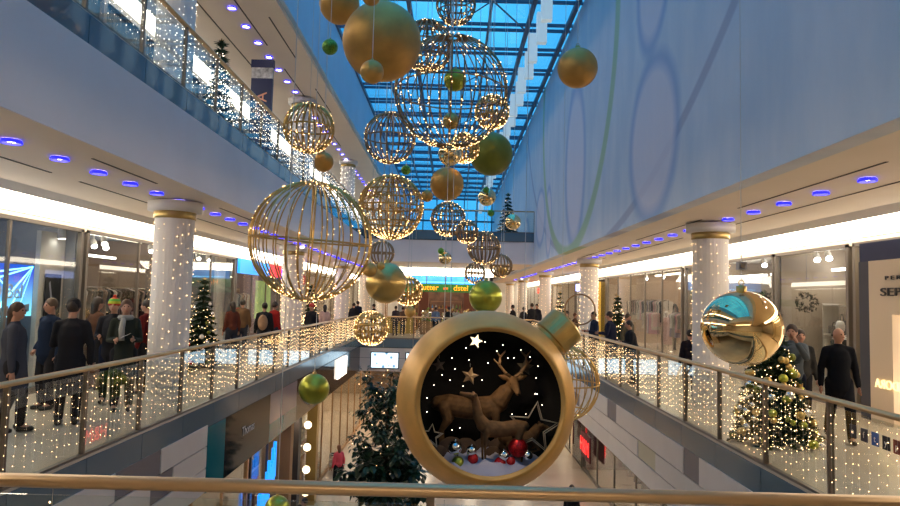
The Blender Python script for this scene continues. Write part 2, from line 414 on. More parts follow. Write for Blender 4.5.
# row of pendant boxes under the skylight
g = MB().box(-.15, .15, -.12, .12, 0, .94)
me = g.mesh('lamp_shade'); me.materials.append(M['pend']); mc = MB().cyl((0,0,.94), (0,0,1.97), .008, n=5).mesh('cable'); mc.materials.append(M['cable'])
for k in range(27):
    for j in (0,):
        X = 2.52; Y = 18.0 + k*1.62
        t = thing('pendant_lamp', 'white box lamp in the long row under the right side of the skylight', 'pendant lamp', (X + (.04 if k % 2 else -.04), Y, 9.9), 0, 'white box lamps under the skylight')
        for nm, q in (('lamp_shade', me), ('cable', mc)):
            o = bpy.data.objects.new(nm, q); C.objects.link(o); o.parent = t

# ---- balustrades
def balustrade(p0, p1, z, label, strings, seed, name='glass_balustrade', clad=M['cladglass'], clad_h=.45, step=1.5, off=.25, bulb_r=.0058, first=.0, group='glass balustrades', h=1.05, bm='bulb', railr=.045, postw=.03, panes=True, per=9):
    p0 = Vector((p0[0], p0[1], z)); p1 = Vector((p1[0], p1[1], z)); d = p1 - p0; L = d.length; u = d.normalized(); ang = math.atan2(u.y, u.x)
    t = thing(name, label, 'balustrade', p0, ang)
    def obj_(nm, g, m, **k): return g.build(nm, m, t, **k)
    g = MB(); g.tube([(0, 0, h+.04), (L, 0, h+.04)], railr, 12, flat=.75); obj_('handrail', g, M['steel'], smooth=True)
    obj_('base_rail', MB().box(0, L, -.035, .035, -.03, .03), M['post'])
    n = int((L - first) / step) + 1
    for i in range(n + 1):
        x = first + i*step
        if x > L: break
        obj_('post', MB().box(x-.02, x+.02, -postw, postw, -clad_h*0, h+.02), M['post'])
    xs = [0.0] + [first + i*step for i in range(n+1) if .1 < first + i*step < L] + [L]
    for a, b in zip(xs[:-1], xs[1:]):
        if b - a < .1: continue
        obj_('glass_panel', MB().box(a+.03, b-.03, -.006, .006, .03, h-.03), M['glass'])
        obj_('cladding_panel', MB().box(a+.008, b-.008, .055, .072, -clad_h, -.03), clad)
    obj_('base_trim', MB().box(0, L, .05, .075, -clad_h-.03, -clad_h), M['blackgap'])
    if strings:
        rnd = random.Random(seed); g = MB(); w = MB()
        x = .05
        while x < L-.05:
            dist = (p0 + u*x).length; k = max(1.0, dist/11.0)
            ln = h - .08 - rnd.random()*.12; yy = .05 + rnd.random()*.03
            w.add([(x-.0015, yy, h-.02), (x+.0015, yy, h-.02), (x+.0015, yy, h-ln), (x-.0015, yy, h-ln)], [(0,1,2,3)], 1)
            zz = h - .05 - rnd.random()*.1
            while zz > h-ln:
                g.octa((x+(rnd.random()-.5)*.03, yy, zz), bulb_r * min(k, 1.4) * (.8+.4*rnd.random())); zz -= 1.0/per * (.75+.5*rnd.random())
            x += 1.0/strings * (.7 + .6*rnd.random())
        g.add(w.v, w.f, 1)
        c = g.build('light_curtain', [M[bm], M['thinwire']]); c.location = p0; c.rotation_euler = (0, 0, ang)
        return t, c
    return t, None
_, c = balustrade((XL-.05, 33.4), (XL-.05, YN+.1), 0, 'glass balustrade with bronze posts along the middle left gallery', 7.5, 1, first=.95)
tag(c, 'curtain of warm fairy lights hanging on the middle left balustrade', 'fairy lights', kind='stuff')
_, c = balustrade((XR+.05, YN+.1), (XR+.05, 33.4), 0, 'glass balustrade with bronze posts along the middle right gallery', 7.5, 2, first=.75)
tag(c, 'curtain of warm fairy lights hanging on the middle right balustrade', 'fairy lights', kind='stuff')
_, c = balustrade((XR, YF), (XL, YF), 0, 'glass balustrade across the far end of the middle level', 5, 3)
tag(c, 'curtain of warm fairy lights on the far end balustrade', 'fairy lights', kind='stuff')
_, c = balustrade((XL-.05, 33.4), (XL-.05, 1.0), ZU, 'glass balustrade with blue grey edge glass along the upper left gallery', 7.5, 4, clad=M['upclad'], bm='bulbw', per=8)
tag(c, 'curtain of pale fairy lights on the upper left balustrade', 'fairy lights', kind='stuff')
_, c = balustrade((XR, YF), (XL, YF), ZU, 'glass balustrade on the upper bridge across the far end', 0, 5, clad=M['upclad'])
# near rail right in front
t, c = balustrade((-6.5, 3.5), (6.5, 3.5), 0, 'balustrade with thick brass handrail closest to the viewer, cutting the bottom of the view', 1.2, 6, railr=.046, first=.42, h=1.06, step=3.0, per=5)
tag(c, 'sparse fairy lights hanging behind the closest handrail', 'fairy lights', kind='stuff')

# ---- columns
def column(x, y, z0, z1, lights, seed, r=.375):
    t = thing('column', 'white round column', 'column', (x, y, z0), kind='structure')
    H = z1 - z0; t['kind'] = 'structure'
    MB().cyl((0,0,0), (0,0,H-.02), r, n=32).build('shaft', M['colw'], t, smooth=False)
    MB().lathe([(r+.012, H-.38), (r+.025, H-.36), (r+.025, H-.24), (r+.012, H-.22)], 32).build('gold_band', M['goldring'], t, smooth=True)
    MB().lathe([(r, H-.24), (r+.14, H-.22), (r+.14, H-.04), (r+.02, H-.02)], 32).build('capital', M['colw'], t, smooth=True)
    g = MB(); rnd = random.Random(seed)
    n = lights
    for i in range(n):
        a = 2*PI*i/n + rnd.random()*.1; zz = H - .45 - rnd.random()*.15; ph = rnd.random()*6
        while zz > .1:
            aa = a + .10*math.sin(zz*1.3+ph); rr = r + .022
            g.octa((rr*math.cos(aa), rr*math.sin(aa), zz), (.0075 if y < 18 else .012) * (.8+.5*rnd.random())); zz -= .22*(.7+.6*rnd.random())
    g.build('string_lights', M['bulbw'] if z0 > 1 else M['bulb'], t, kind='stuff')
    return t
for i, (x, y) in enumerate([(-5.55, 13.1), (-5.85, 24.3), (-5.85, 35.4), (-5.85, 44.5), (5.68, 14.5), (5.75, 27.6), (5.85, 41.2), (5.9, 54.5), (5.9, 66.5), (-5.85, 56)]):
    t = column(x, y, 0, ZS, 16 if y < 30 else 8, 20+i); t['label'] = 'white round column wrapped in fairy lights, %s side of the middle gallery' % ('left' if x < 0 else 'right')
for i, y in enumerate((13.1, 24.3, 35.4, 46.5)):
    t = column(-5.75, y, ZU, ZC, 16, 40+i); t['label'] = 'white round column wrapped in pale lights on the upper gallery'

# ---- downlights
dring = MB().lathe([(.105, 0), (.125, -.035), (.12, -.05), (.10, -.05), (.09, 0)], 20).mesh('led_ring'); dring.materials.append(M['bluering'])
dlens = MB().lathe([(0.001, -.02), (.095, -.02), (.1, -.005)], 16).mesh('lens'); dlens.materials.append(M['downlens'])
def downlights(x, y0, step, n, z, label, grp):
    for i in range(n):
        t = thing('downlight', label, 'ceiling light', (x, y0+i*step, z-.002), 0, grp)
        for nm, q in (('led_ring', dring), ('lens', dlens)):
            o = bpy.data.objects.new(nm, q); C.objects.link(o); o.parent = t
downlights(-5.42, 6.95, 1.0, 46, ZS, 'blue ringed downlight in the row along the middle left ceiling', 'downlights of the middle left ceiling')
downlights(5.72, 7.9, 1.15, 46, ZS, 'blue ringed downlight in the row along the middle right ceiling', 'downlights of the middle right ceiling')
downlights(-5.8, 10.7, 1.15, 36, ZC, 'blue ringed downlight in the row along the upper left ceiling', 'downlights of the upper left ceiling')
# row of screens on the far edge board
scr = mat('screen_glow', (.1,.1,.1), .3, emit=(.45,.78,1.0), es=1.1, sample=False)
nt2 = scr.node_tree; v = nt2.nodes.new('ShaderNodeTexVoronoi'); v.inputs['Scale'].default_value = 3.2; tcc = nt2.nodes.new('ShaderNodeTexCoord'); rr = nt2.nodes.new('ShaderNodeValToRGB')
rr.color_ramp.elements[0].position = .15; rr.color_ramp.elements[0].color = (.05,.16,.3,1); rr.color_ramp.elements[1].position = .3; rr.color_ramp.elements[1].color = (.62,.85,1,1)
nt2.links.new(tcc.outputs['Object'], v.inputs['Vector']); nt2.links.new(v.outputs['Distance'], rr.inputs['Fac']); nt2.links.new(rr.outputs['Color'], nt2.nodes['Principled BSDF'].inputs['Emission Color'])
places = ['leftmost, above the ficus', 'second from the left', 'in the middle', 'second from the right', 'rightmost']
for k in range(5):
    x = -3.25 + k*1.75
    t = thing('display_screen', 'blue white screen on the far edge wall, ' + places[k], 'screen', (x, YF-.05, -1.1), 0, 'display screens on the far edge wall')
    MB().box(-.72, .72, -.05, 0, -.42, .42).build('bezel', M['black'], t); MB().box(-.67, .67, -.056, -.05, -.37, .37).build('display', scr, t)
# ================================================================== SHOPS
MW = col('shop_white', (.70,.66,.60), .6); MWARM = col('shop_cream', (.62,.50,.36), .6); MDK = col('shop_dark', (.06,.055,.06), .5)
MGR = col('shop_grey', (.30,.32,.35), .6); MWOOD = M['wood']
win_n = 3
def shop(s, y0, y1, z=0.0, top=3.42, back=12.6, front=SH, wall=MW, mull=2, light=M['shoplight'], ceil=MW, fr=M['frame'], pane_bot=0.12, nl=2, lw=.12):
    """one glazed shop front with the room behind it; s = side"""
    global win_n
    win_n += 1
    X = lambda a: s*a
    def bx(g, xa, xb, *r): g.box(min(X(xa), X(xb)), max(X(xa), X(xb)), *r)
    g = MB(); bx(g, back, back+.1, y0, y1, z, top+.6); bx(g, front+.1, back, y0-.06, y0+.06, z, top+.6); bx(g, front+.1, back, y1-.06, y1+.06, z, top+.6)
    struct(g.build('wall_shop', wall))
    g = MB(); bx(g, front+.05, back, y0, y1, top+.15, top+.25)
    struct(g.build('ceiling_shop', ceil))
    g = MB(); w = .09
    bx(g, front-.05, front+.05, y0, y0+w, z, top); bx(g, front-.05, front+.05, y1-w, y1, z, top)
    bx(g, front-.05, front+.05, y0, y1, top-.06, top+.02); bx(g, front-.05, front+.05, y0, y1, z, z+pane_bot)
    for i in range(1, mull):
        yy = y0 + (y1-y0)*i/mull; bx(g, front-.03, front+.03, yy-.03, yy+.03, z, top)
    wdw = struct(g.build('window_%d' % win_n, fr))
    for i in range(mull):
        a = y0 + (y1-y0)*i/mull; b = y0 + (y1-y0)*(i+1)/mull
        gg = MB(); bx(gg, front-.006, front+.006, a+.03, b-.03, z+pane_bot, top-.06); gg.build('glass_pane', M['shopglass'], wdw)
    for i in range(nl):
        xx = front + .9 + (back-front-1.2)*i/max(1, nl-1)
        gg = MB(); bx(gg, xx, xx+lw, y0+.3, y1-.3, top+.08, top+.14)
        tag(gg.build('strip_light', light), 'long strip light on a shop ceiling', 'ceiling light', 'strip lights inside the shops')
# garment: a hanging shirt shape
def garment_mesh(L=.75, w=.26, t=.035, seed=0):
    rnd = random.Random(seed); g = MB(); n = 12; prof = [(.03, 0), (.05, -.01), (w*.75, -.05), (w*.95, -.10), (w*.82, -.25), (w*.80, -.5*L), (w*.9, -L)]
    vs = []
    for (a, zz) in prof:
        for j in range(n):
            q = 2*PI*j/n; vs.append((t*math.cos(q)*(1+.4*math.sin(3*q+zz*5)) * (1 if a > .06 else .5), a*math.sin(q), zz + rnd.uniform(-.008,.008)))
    fs = [(i*n+j, i*n+(j+1)%n, (i+1)*n+(j+1)%n, (i+1)*n+j) for i in range(len(prof)-1) for j in range(n)] + [tuple(range(n)), tuple((len(prof)-1)*n + j for j in range(n-1,-1,-1))]
    g.add(vs, fs); return g
GM = [garment_mesh(.75, .25, .035, 1).mesh('garment'), garment_mesh(.95, .23, .03, 2).mesh('garment'), garment_mesh(.6, .24, .04, 3).mesh('garment')]
for q in GM: q.polygons.foreach_set('use_smooth', [True]*len(q.polygons)); q.materials.append(M['dark'])
gcache = {}
def garment(loc, rz, c, k, label, grp):
    key = (k, c)
    if key not in gcache:
        q = GM[k].copy(); q.name = 'garment'; q.materials.clear(); q.materials.append(col('cloth_%.2f_%.2f_%.2f' % c, c, .85)); gcache[key] = q
    o = bpy.data.objects.new('garment', gcache[key]); C.objects.link(o); o.location = loc; o.rotation_euler = (0, 0, rz)
    return tag(o, label, 'garment', grp)
def rack(x, y, along, L, h, cols, where, z=0, seed=0, dens=.13, clothes=True):
    rnd = random.Random(seed); rz = 0 if along == 'x' else PI/2
    t = thing('clothes_rack', 'metal clothes rack ' + where, 'clothes rack', (x, y, z), rz)
    for a in (-L/2, L/2):
        MB().tube([(a, -.22, .03), (a, .22, .03)], .018, 6).tube([(a, 0, .03), (a, 0, h)], .016, 6).build('upright', M['silver'], t)
    MB().tube([(-L/2, 0, h), (L/2, 0, h)], .016, 6).build('rail', M['silver'], t)
    if clothes:
        a = -L/2 + .08
        while a < L/2 - .05:
            o = garment((x + (a if rz == 0 else 0), y + (0 if rz == 0 else a), z + h - .03), rz + rnd.uniform(-.12,.12), rnd.choice(cols), rnd.randrange(3), 'garment hanging on the clothes rack ' + where, 'garments on the rack ' + where)
            a += dens * rnd.uniform(.8, 1.2)
def shelf_unit(x0, x1, y0, y1, z, h, rows, m, label, goods=None, seed=0, item='folded_stack', cat='folded clothes', cols=None, n=6):
    t = thing('shelf_unit', label, 'shelf', ((x0+x1)/2, (y0+y1)/2, z)); dx, dy = (x1-x0)/2, (y1-y0)/2; rnd = random.Random(seed)
    alongy = dy > dx
    if alongy:
        for yy in (-dy, dy-.03): MB().box(-dx, dx, yy, yy+.03, 0, h).build('side_panel', m, t)
    else:
        for xx in (-dx, dx-.03): MB().box(xx, xx+.03, -dy, dy, 0, h).build('side_panel', m, t)
    for r in range(rows+1):
        MB().box(-dx, dx, -dy, dy, r*h/rows*.97, r*h/rows*.97+.03).build('shelf_board', m, t)
    if cols:
        for r in range(rows):
            for k in range(n):
                zz = z + r*h/rows*.97 + .031; ln = 2*(dy if alongy else dx)
                q = -ln/2 + ln*(k+.5)/n; c = rnd.choice(cols); s1 = ln/n*.38; hh = h/rows*rnd.uniform(.35,.7)
                g = MB()
                if item == 'folded_stack':
                    for L_ in range(3): g.cbox((0, 0, hh/3*(L_+.5)), (min(dx*1.5, .4) if alongy else 2*s1*rnd.uniform(.9,1), 2*s1*rnd.uniform(.9,1) if alongy else min(dy*1.5,.4), hh/3*.92))
                elif item == 'handbag':
                    w_ = s1*.9; a = (.08, w_) if alongy else (w_, .08)
                    g.box(-a[0], a[0], -a[1], a[1], 0, hh*.7)
                    g.tube([((0, w_*.6*math.cos(p), hh*.7+hh*.35*math.sin(p)) if alongy else (w_*.6*math.cos(p), 0, hh*.7+hh*.35*math.sin(p))) for p in [PI*i/6 for i in range(7)]], .012, 5)
                else:
                    g.lathe([(.001, 0), (s1*.6, 0), (s1*.7, hh*.4), (s1*.3, hh*.75), (s1*.3, hh*.9), (.001, hh*.92)], 10)
                o = g.build(item, col('goods_%.2f_%.2f_%.2f' % c, c, .6)); o.location = (( (x0+x1)/2 if alongy else (x0+x1)/2+q), ((y0+y1)/2+q if alongy else (y0+y1)/2), zz)
                tag(o, '%s on the %s' % (item.replace('_', ' '), label), cat, cat + ' on the ' + label)
def track_spot(x, y, z, aim, where, grp):
    t = thing('spotlight', 'white ceiling spotlight ' + where, 'spotlight', (x, y, z), 0, grp)
    a = Vector(aim).normalized()
    MB().cyl((0,0,0), (0,0,-.14), .018, n=6).build('stem', M['white'], t)
    p = Vector((0,0,-.2)); MB().cyl(p - a*.11, p + a*.13, .07, .085, 12).build('housing', M['white'], t)
    MB().cyl(p + a*.131, p + a*.137, .07, n=12).build('lens', M['spot'], t)

DARKS = [(.03,.03,.035), (.06,.05,.05), (.02,.025,.05), (.10,.09,.08), (.16,.15,.15)]
MIXED = [(.45,.10,.08), (.55,.42,.34), (.12,.12,.16), (.6,.55,.5), (.20,.06,.05), (.08,.10,.16), (.35,.22,.14)]
PALE = [(.62,.42,.40), (.6,.52,.42), (.55,.30,.34), (.66,.62,.58), (.30,.28,.36), (.35,.33,.3)]
# ---------------- left, middle level
shop(-1, 5.0, 14.72, wall=MGR, mull=4, nl=1, back=11.0, ceil=MGR, light=M['strip'], lw=.05)
shop(-1, 14.86, 20.0, wall=col('taupe_wall', (.25,.19,.15), .6), mull=2, nl=2, ceil=MGR)
shop(-1, 20.2, 25.2, wall=MGR, mull=2, nl=1)
shop(-1, 25.3, 31.7, wall=col('wine_wall', (.20,.10,.10), .6), mull=3, nl=2)
shop(-1, 31.9, 40.5, wall=MW, mull=4, nl=2)
shop(-1, 40.7, 56, wall=MWARM, mull=6, nl=2)
shop(-1, 56.2, 71.8, wall=MW, mull=6, nl=2)
# phone shop display
bl = mat('laser_poster', (.02,.1,.5), .3, emit=(.02,.25,.95), es=.7)
n_ = bl.node_tree; tc_ = n_.nodes.new('ShaderNodeTexCoord'); sep = n_.nodes.new('ShaderNodeSeparateXYZ'); n_.links.new(tc_.outputs['Object'], sep.inputs[0])
mp_ = n_.nodes.new('ShaderNodeMapRange'); mp_.inputs[1].default_value = 1.5; mp_.inputs[2].default_value = 2.8; n_.links.new(sep.outputs['Z'], mp_.inputs[0])
rp = n_.nodes.new('ShaderNodeValToRGB'); rp.color_ramp.elements[0].color = (.25,.85,1,1); rp.color_ramp.elements[1].color = (.005,.06,.5,1); rp.color_ramp.elements[1].position = .65
n_.links.new(mp_.outputs[0], rp.inputs['Fac']); n_.links.new(rp.outputs[0], n_.nodes['Principled BSDF'].inputs['Emission Color'])
t = thing('light_poster', 'glowing blue advertising screen with crossing light beams in the leftmost shop window', 'poster', (-8.9, 0, 0))
MB().box(-.05, 0, 9.0, 14.05, 1.5, 2.57).build('picture', bl, t)
g = MB(); beamm = mat('beam_print', (.3,.9,1), .4, emit=(.25,.85,1), es=1.5, sample=False)
for (ya, za, yb, zb, w) in ((14.0,2.54,12.9,1.62,.05), (14.0,2.54,13.3,1.62,.04), (14.0,2.54,13.6,1.62,.03), (14.0,2.54,11.8,2.0,.03), (14.0,2.54,11.4,2.2,.025), (12.6,2.5,13.5,1.9,.03), (12.2,2.5,13.3,1.5,.035), (11.5,2.5,12.9,1.6,.03)):
    g.add([(.006, ya, za+.01), (.006, ya, za-.01), (.006, yb, zb-w), (.006, yb, zb+w)], [(0,1,2,3)])
g.build('light_beams', beamm, t)
g = MB(); g.add([(.008, 12.0, 1.51), (.008, 13.3, 1.72), (.008, 13.3, 1.66), (.008, 13.95, 1.76), (.008, 13.95, 1.6), (.008, 13.5, 1.51)], [(0,1,2,3,4,5)]); g.build('printed_ramp', MGR, t)
text('O Bel', .42, col('pale_letters', (.5,.6,.75), .4), (.02, 13.2, 2.0), (PI/2, 0, PI/2), t)
t = thing('display_wall', 'tall white display panel with a lamp glow above, between blue screen and shop door frame', 'display panel', (-8.6, 14.0, 0))
MB().box(-.12, -.02, -.22, .62, 0, 3.3).build('panel', MW, t)
MB().box(-.12, 0, .62, .66, 0, 3.3).build('edge_strip', M['silver'], t)
t = thing('poster', 'black poster with a slim white diagonal stripe in the phone shop window', 'poster', (-8.57, 14.0, 0))
MB().box(-.02, .0, -.05, .5, .95, 2.4).build('sheet', M['black'], t)
MB().add([(.004, .05, 2.2), (.004, .1, 2.25), (.004, .3, 1.5), (.004, .25, 1.45)], [(0,1,2,3)]).build('stripe', col('grey_print', (.5,.5,.55)), t)
track_spot(-8.45, 14.2, 3.5, (-.0, .1, -1), 'over the white panel of the phone shop', 'spots of the phone shop')
sl = bpy.data.lights.new('shop_spot', 'SPOT'); sl.energy = 60; sl.spot_size = 1.3; sl.color = (.85,.93,1); so = bpy.data.objects.new('shop_spot', sl); C.objects.link(so); so.location = (-8.38, 14.2, 3.3); so.rotation_euler = (0, -.12, 0)
# clothes shop left
rack(-9.6, 16.6, 'y', 2.6, 1.9, DARKS + MIXED[:2], 'in the clothes shop behind the green beanie man', seed=3)
rack(-10.4, 18.4, 'y', 2.2, 1.7, MIXED, 'at the back of the clothes shop on the left', seed=4)
shelf_unit(-12.5, -12.1, 15.2, 19.6, 0, 2.5, 4, MWOOD, 'wooden wall shelf of the left clothes shop', seed=2, cols=MIXED, n=7)
t = thing('shop_sign', 'white lit price board standing in the left clothes shop', 'sign', (-9.0, 17.9, 0)); MB().cyl((0,0,0),(0,0,1.6),.02).build('stand', M['silver'], t); MB().box(-.02,.02,-.3,.3,1.6,1.95).build('board', mat('lit_board',(.9,.85,.7),.5,emit=(1,.9,.7),es=.9), t)
t = thing('shop_sign', 'orange lettered sign glowing at the back of the left clothes shop', 'sign', (-12.55, 16.3, 2.75)); text('fashion', .3, mat('orange_glow',(.9,.3,.05),.5,emit=(1,.25,.05),es=1.5,sample=False), (.03,0,0), (PI/2,0,PI/2), t)
for i, (x, y) in enumerate(((-8.8,15.4), (-8.8,16.6), (-9.6,17.6), (-9.6,18.2), (-8.8,19.2), (-8.8,21.8), (-8.8,22.8), (-8.8,23.8))): track_spot(x, y, 3.52, (.5,-.6,-.7), 'on the ceiling of a left hand shop', 'spots in the left shops')
shelf_unit(-12.5, -12.1, 20.8, 24.8, 0, 2.4, 4, MDK, 'dark wall shelf of the grey left shop', seed=12, cols=DARKS+MIXED, n=6)
# shop with blue and red fascia
t = thing('shop_fascia', 'bright blue lit shop sign next to a small red one, left gallery', 'sign', (-8.2, 25.4, 2.86))
MB().box(-.05, .05, 0, 4.1, 0, .56).build('blue_lightbox', mat('blue_lightbox', (.02,.3,.8), .4, emit=(.01,.25,.85), es=.75), t)
MB().box(-.05, .05, 4.12, 6.2, 0, .56).build('red_lightbox', mat('red_lightbox', (.7,.02,.03), .4, emit=(.75,.02,.03), es=.6), t)
text('Tele', .4, col('pale_letters2', (.5,.8,1), .4), (.07, 1.9, .28), (PI/2, 0, PI/2), t)
t = thing('poster', 'green and yellow backlit poster in the window under the red sign', 'poster', (-8.45, 29.6, 1.0))
MB().box(-.03, 0, -1.0, 1.4, 0, 1.65).build('picture', mat('green_poster', (.3,.5,.1), .5, emit=(.35,.50,.10), es=.22, noise=.5, nscale=2), t)
t = thing('shop_fascia', 'blue band sign between the red sign and the next column, left gallery', 'sign', (-8.2, 31.9, 2.8)); MB().box(-.05,.05,0,3.6,0,.5).build('lightbox', mat('deep_blue_box', (.02,.03,.5), .4, emit=(.03,.06,.8), es=1.0), t)
shelf_unit(-10.4, -10.0, 25.8, 31.3, 0, 2.3, 4, MWOOD, 'long shelf inside the shop with the blue sign', seed=5, cols=MIXED, n=9)
rack(-9.0, 27.0, 'y', 2.4, 1.5, [(.5,.06,.05), (.6,.1,.06), (.2,.05,.06), (.4,.3,.25)], 'with red clothes under the blue sign', seed=6)
shelf_unit(-9.6, -9.2, 33, 39, 0, 2.3, 4, MWOOD, 'shelf behind the third left column', seed=7, cols=MIXED, n=6)
# ---------------- right, middle level
shop(1, 6.0, 13.6, wall=MWARM, mull=3, nl=2, back=11.5)
shop(1, 13.75, 16.9, wall=col('beige_wall', (.46,.38,.30), .6), mull=1, nl=2, light=M['strip'], lw=.08)
shop(1, 16.95, 23.4, wall=col('beige_wall', (.46,.38,.30), .6), mull=2, nl=2, light=M['strip'], lw=.08)
shop(1, 23.7, 35.2, wall=col('peach_wall', (.55,.43,.34), .6), mull=5, nl=3)
shop(1, 35.4, 44, wall=MDK, mull=3, nl=1)
shop(1, 44.2, 57, wall=MWARM, mull=5, nl=2)
shop(1, 57.2, 71.8, wall=MW, mull=5, nl=2)
# cream portal shop
MC = mat('cream_portal', (.78,.66,.50), .35); 
t = thing('shop_portal', 'cream coloured shop portal with dark lettering at the right edge', 'shop front', (8.0, 0, 0))
MB().box(-.05, .25, 9.5, 12.6, 2.0, 3.0).build('header', MC, t); MB().box(-.05, .25, 11.95, 12.6, 0, 2.0).build('pillar', MC, t)
MB().box(.0, .2, 9.5, 12.95, 3.0, 3.36).build('top_board', M['navy'], t); MB().box(-.02, .2, 12.6, 12.95, 0, 3.0).build('side_board', col('navy_board', (.03,.035,.06), .4), t)
text('SEPHORA', .21, M['dark'], (-.07, 12.24, 2.40), (PI/2, 0, -PI/2), t, align='LEFT').scale = (1.9, 1, 1); text('P E R F U M', .10, M['dark'], (-.07, 12.1, 2.66), (PI/2, 0, -PI/2), t, align='LEFT').scale = (2, 1, 1)
MB().box(.15, .2, 9.6, 11.94, .1, 2.0).build('inner_panel', mat('lit_panel', (.9,.8,.7), .5, emit=(1,.8,.6), es=.9), t)
MB().box(.05, .14, 10.6, 11.6, 1.25, 1.75).build('display_case', M['dark'], t)
t = thing('window_lettering', 'reflection of a gold shop name, built as glowing mirrored letters at the right edge', 'lettering', (7.92, 12.42, .72)); text('PANDORA', .23, mat('reflected_gold', (.9,.7,.3), .5, emit=(1,.75,.35), es=.8, sample=False), (0,0,0), (PI/2, 0, -PI/2), t, mirror=True, align='RIGHT')  # reflection of the shop name opposite, modelled as glowing mirrored letters
# accessory shop
ld = mat('portal_glow', (.9,.8,.6), .5)
shelf_unit(9.3, 9.7, 14.3, 16.6, 0, 2.2, 3, MW, 'white shelf with black bags behind the man in the dark coat', seed=8, item='handbag', cat='handbag', cols=DARKS, n=7)
shelf_unit(9.4, 9.8, 17.2, 19.2, 0, 2.2, 3, MW, 'white shelf with black bags behind the large decorated fir', seed=9, item='handbag', cat='handbag', cols=DARKS, n=6)
rack(10.1, 15.3, 'y', 2.2, 1.25, DARKS, 'with dark jackets beside the mannequin', seed=10, dens=.16)
rack(8.95, 21.2, 'y', 2.8, 1.7, DARKS+PALE[:2], 'behind the right hand column', seed=11, dens=.18)
shelf_unit(12.1, 12.5, 17.2, 23.2, 0, 2.4, 4, MW, 'white wall shelf at the back of the accessory shop', seed=13, cols=DARKS+PALE, n=8)
for i, (x, y) in enumerate(((8.9,16.1), (8.9,15.6), (8.9,18.2), (8.9,18.8), (8.9,21.5), (9.3,26.2), (9.3,29), (9.3,31.5))): track_spot(x, y, 3.52, (-.3,-.8,-.6), 'on the ceiling of a right hand shop', 'spots in the right shops')
# dark wreaths hanging in the accessory shop window
def wreath(x, y, z, label):
    g = MB(); rnd = random.Random(int(y*10))
    for i in range(170):
        a = rnd.uniform(0, 2*PI); b = rnd.uniform(0, 2*PI); R = .34 + .09*math.cos(b); p = Vector((.07*math.sin(b), R*math.cos(a), R*.55*math.sin(a)))
        d = Vector((rnd.uniform(-1,1), rnd.uniform(-1,1), rnd.uniform(-1,1))).normalized()*.09; w = d.cross(Vector((.3,.5,1))).normalized()*.02
        g.add([p-w, p+w, p+d], [(0,1,2)])
    t = thing('hanging_wreath', label, 'wreath', (x, y, z)); g.build('twigs', col('dark_twigs', (.03,.03,.025)), t); MB().cyl((0,0,.15), (0,0,3.6-z), .006, n=5).build('cord', M['cable'], t)
wreath(8.7, 16.2, 2.2, 'dark twig wreath hanging above the mannequin shop shelf'); wreath(8.7, 18.4, 2.25, 'dark twig wreath hanging behind the mirrored gold bauble')
# mannequin bust
t = thing('mannequin', 'white mannequin bust with dark top in the right shop window', 'mannequin', (8.75, 14.9, 1.0))
MB().cyl((0,0,-1.0), (0,0,-.97), .2).cyl((0,0,-1.0), (0,0,0), .02).build('stand', M['silver'], t)
MB().lathe([(.001,0),(.14,.0),(.15,.15),(.19,.33),(.17,.42),(.06,.47),(.05,.53),(.09,.60),(.10,.70),(.07,.79),(.001,.81)], 16).build('bust', col('mannequin_white', (.75,.72,.68), .35), t, smooth=True)
MB().lathe([(.155,.0),(.17,.15),(.205,.33),(.16,.43)], 16).build('top', M['black'], t, smooth=True)
# pale clothes shop
rack(9.0, 25.9, 'y', 2.0, 1.75, PALE, 'with pale scarves and dresses near the window', seed=14, dens=.12)
rack(9.1, 30.0, 'y', 1.8, 1.7, PALE, 'behind the decorated fir on the right gallery', seed=15, dens=.13)
rack(11, 28, 'y', 4, 1.6, PALE+DARKS, 'deep inside the pale clothes shop', seed=16, dens=.2)
t = thing('mannequin', 'headless mannequin in a long pale pink dress by the window', 'mannequin', (9.0, 27.6, 0))
MB().cyl((0,0,0),(0,0,.03),.2).cyl((0,0,0),(0,0,.5),.02).build('stand', M['silver'], t); MB().lathe([(.001,.4),(.24,.4),(.2,.8),(.14,1.1),(.17,1.35),(.15,1.48),(.05,1.52)], 16).build('dress', col('pink_dress', (.6,.42,.42)), t, smooth=True); MB().lathe([(.05,1.5),(.05,1.58),(.08,1.64),(.09,1.72),(.001,1.8)], 12).build('neck', col('mannequin_white', (.7,.7,.7)), t, smooth=True)
t = thing('mirror_cabinet', 'round framed mirror stand inside the pale clothes shop', 'mirror', (10.2, 30.3, 1.6)); MB().lathe([(.42,0),(.5,.02),(.5,.06),(.42,.08)], 24, axis=(1,0,0)).build('frame', M['black'], t); MB().lathe([(.001,.05),(.42,.05)], 24, axis=(1,0,0)).build('mirror_glass', M['silver'], t); MB().box(-.02,.1,-.03,.03,-1.6,-.4).build('stand', M['black'], t)
# signs further along
t = thing('shop_fascia', 'small blue white lit shop sign far along the right gallery', 'sign', (8.2, 40.3, 2.75)); MB().box(-.05,.05,0,3,0,.45).build('lightbox', mat('violet_box', (.3,.4,.8), .4, emit=(.35,.45,1), es=1.3), t)
t = thing('shop_board', 'yellow wall board with red lettering behind the second right column', 'sign', (8.15, 36.2, 0)); MB().box(-.05,.05,0,2.9,0,3.2).build('board', mat('yellow_board', (.55,.32,.06), .5, emit=(.5,.28,.04), es=.3), t); text('sale', .7, mat('red_orange_glow', (.8,.1,.02), .5, emit=(1,.12,.02), es=1.2, sample=False), (-.07, 1.5, 2.6), (PI/2,0,-PI/2), t)
t = thing('shop_fascia', 'small red lit shop sign furthest along the right gallery', 'sign', (8.2, 59, 2.75)); MB().box(-.05,.05,0,3.5,0,.5).build('lightbox', M['red_l'] if 'red_l' in M else mat('red_light', (.8,.02,.02), .4, emit=(.9,.03,.02), es=1.2), t)
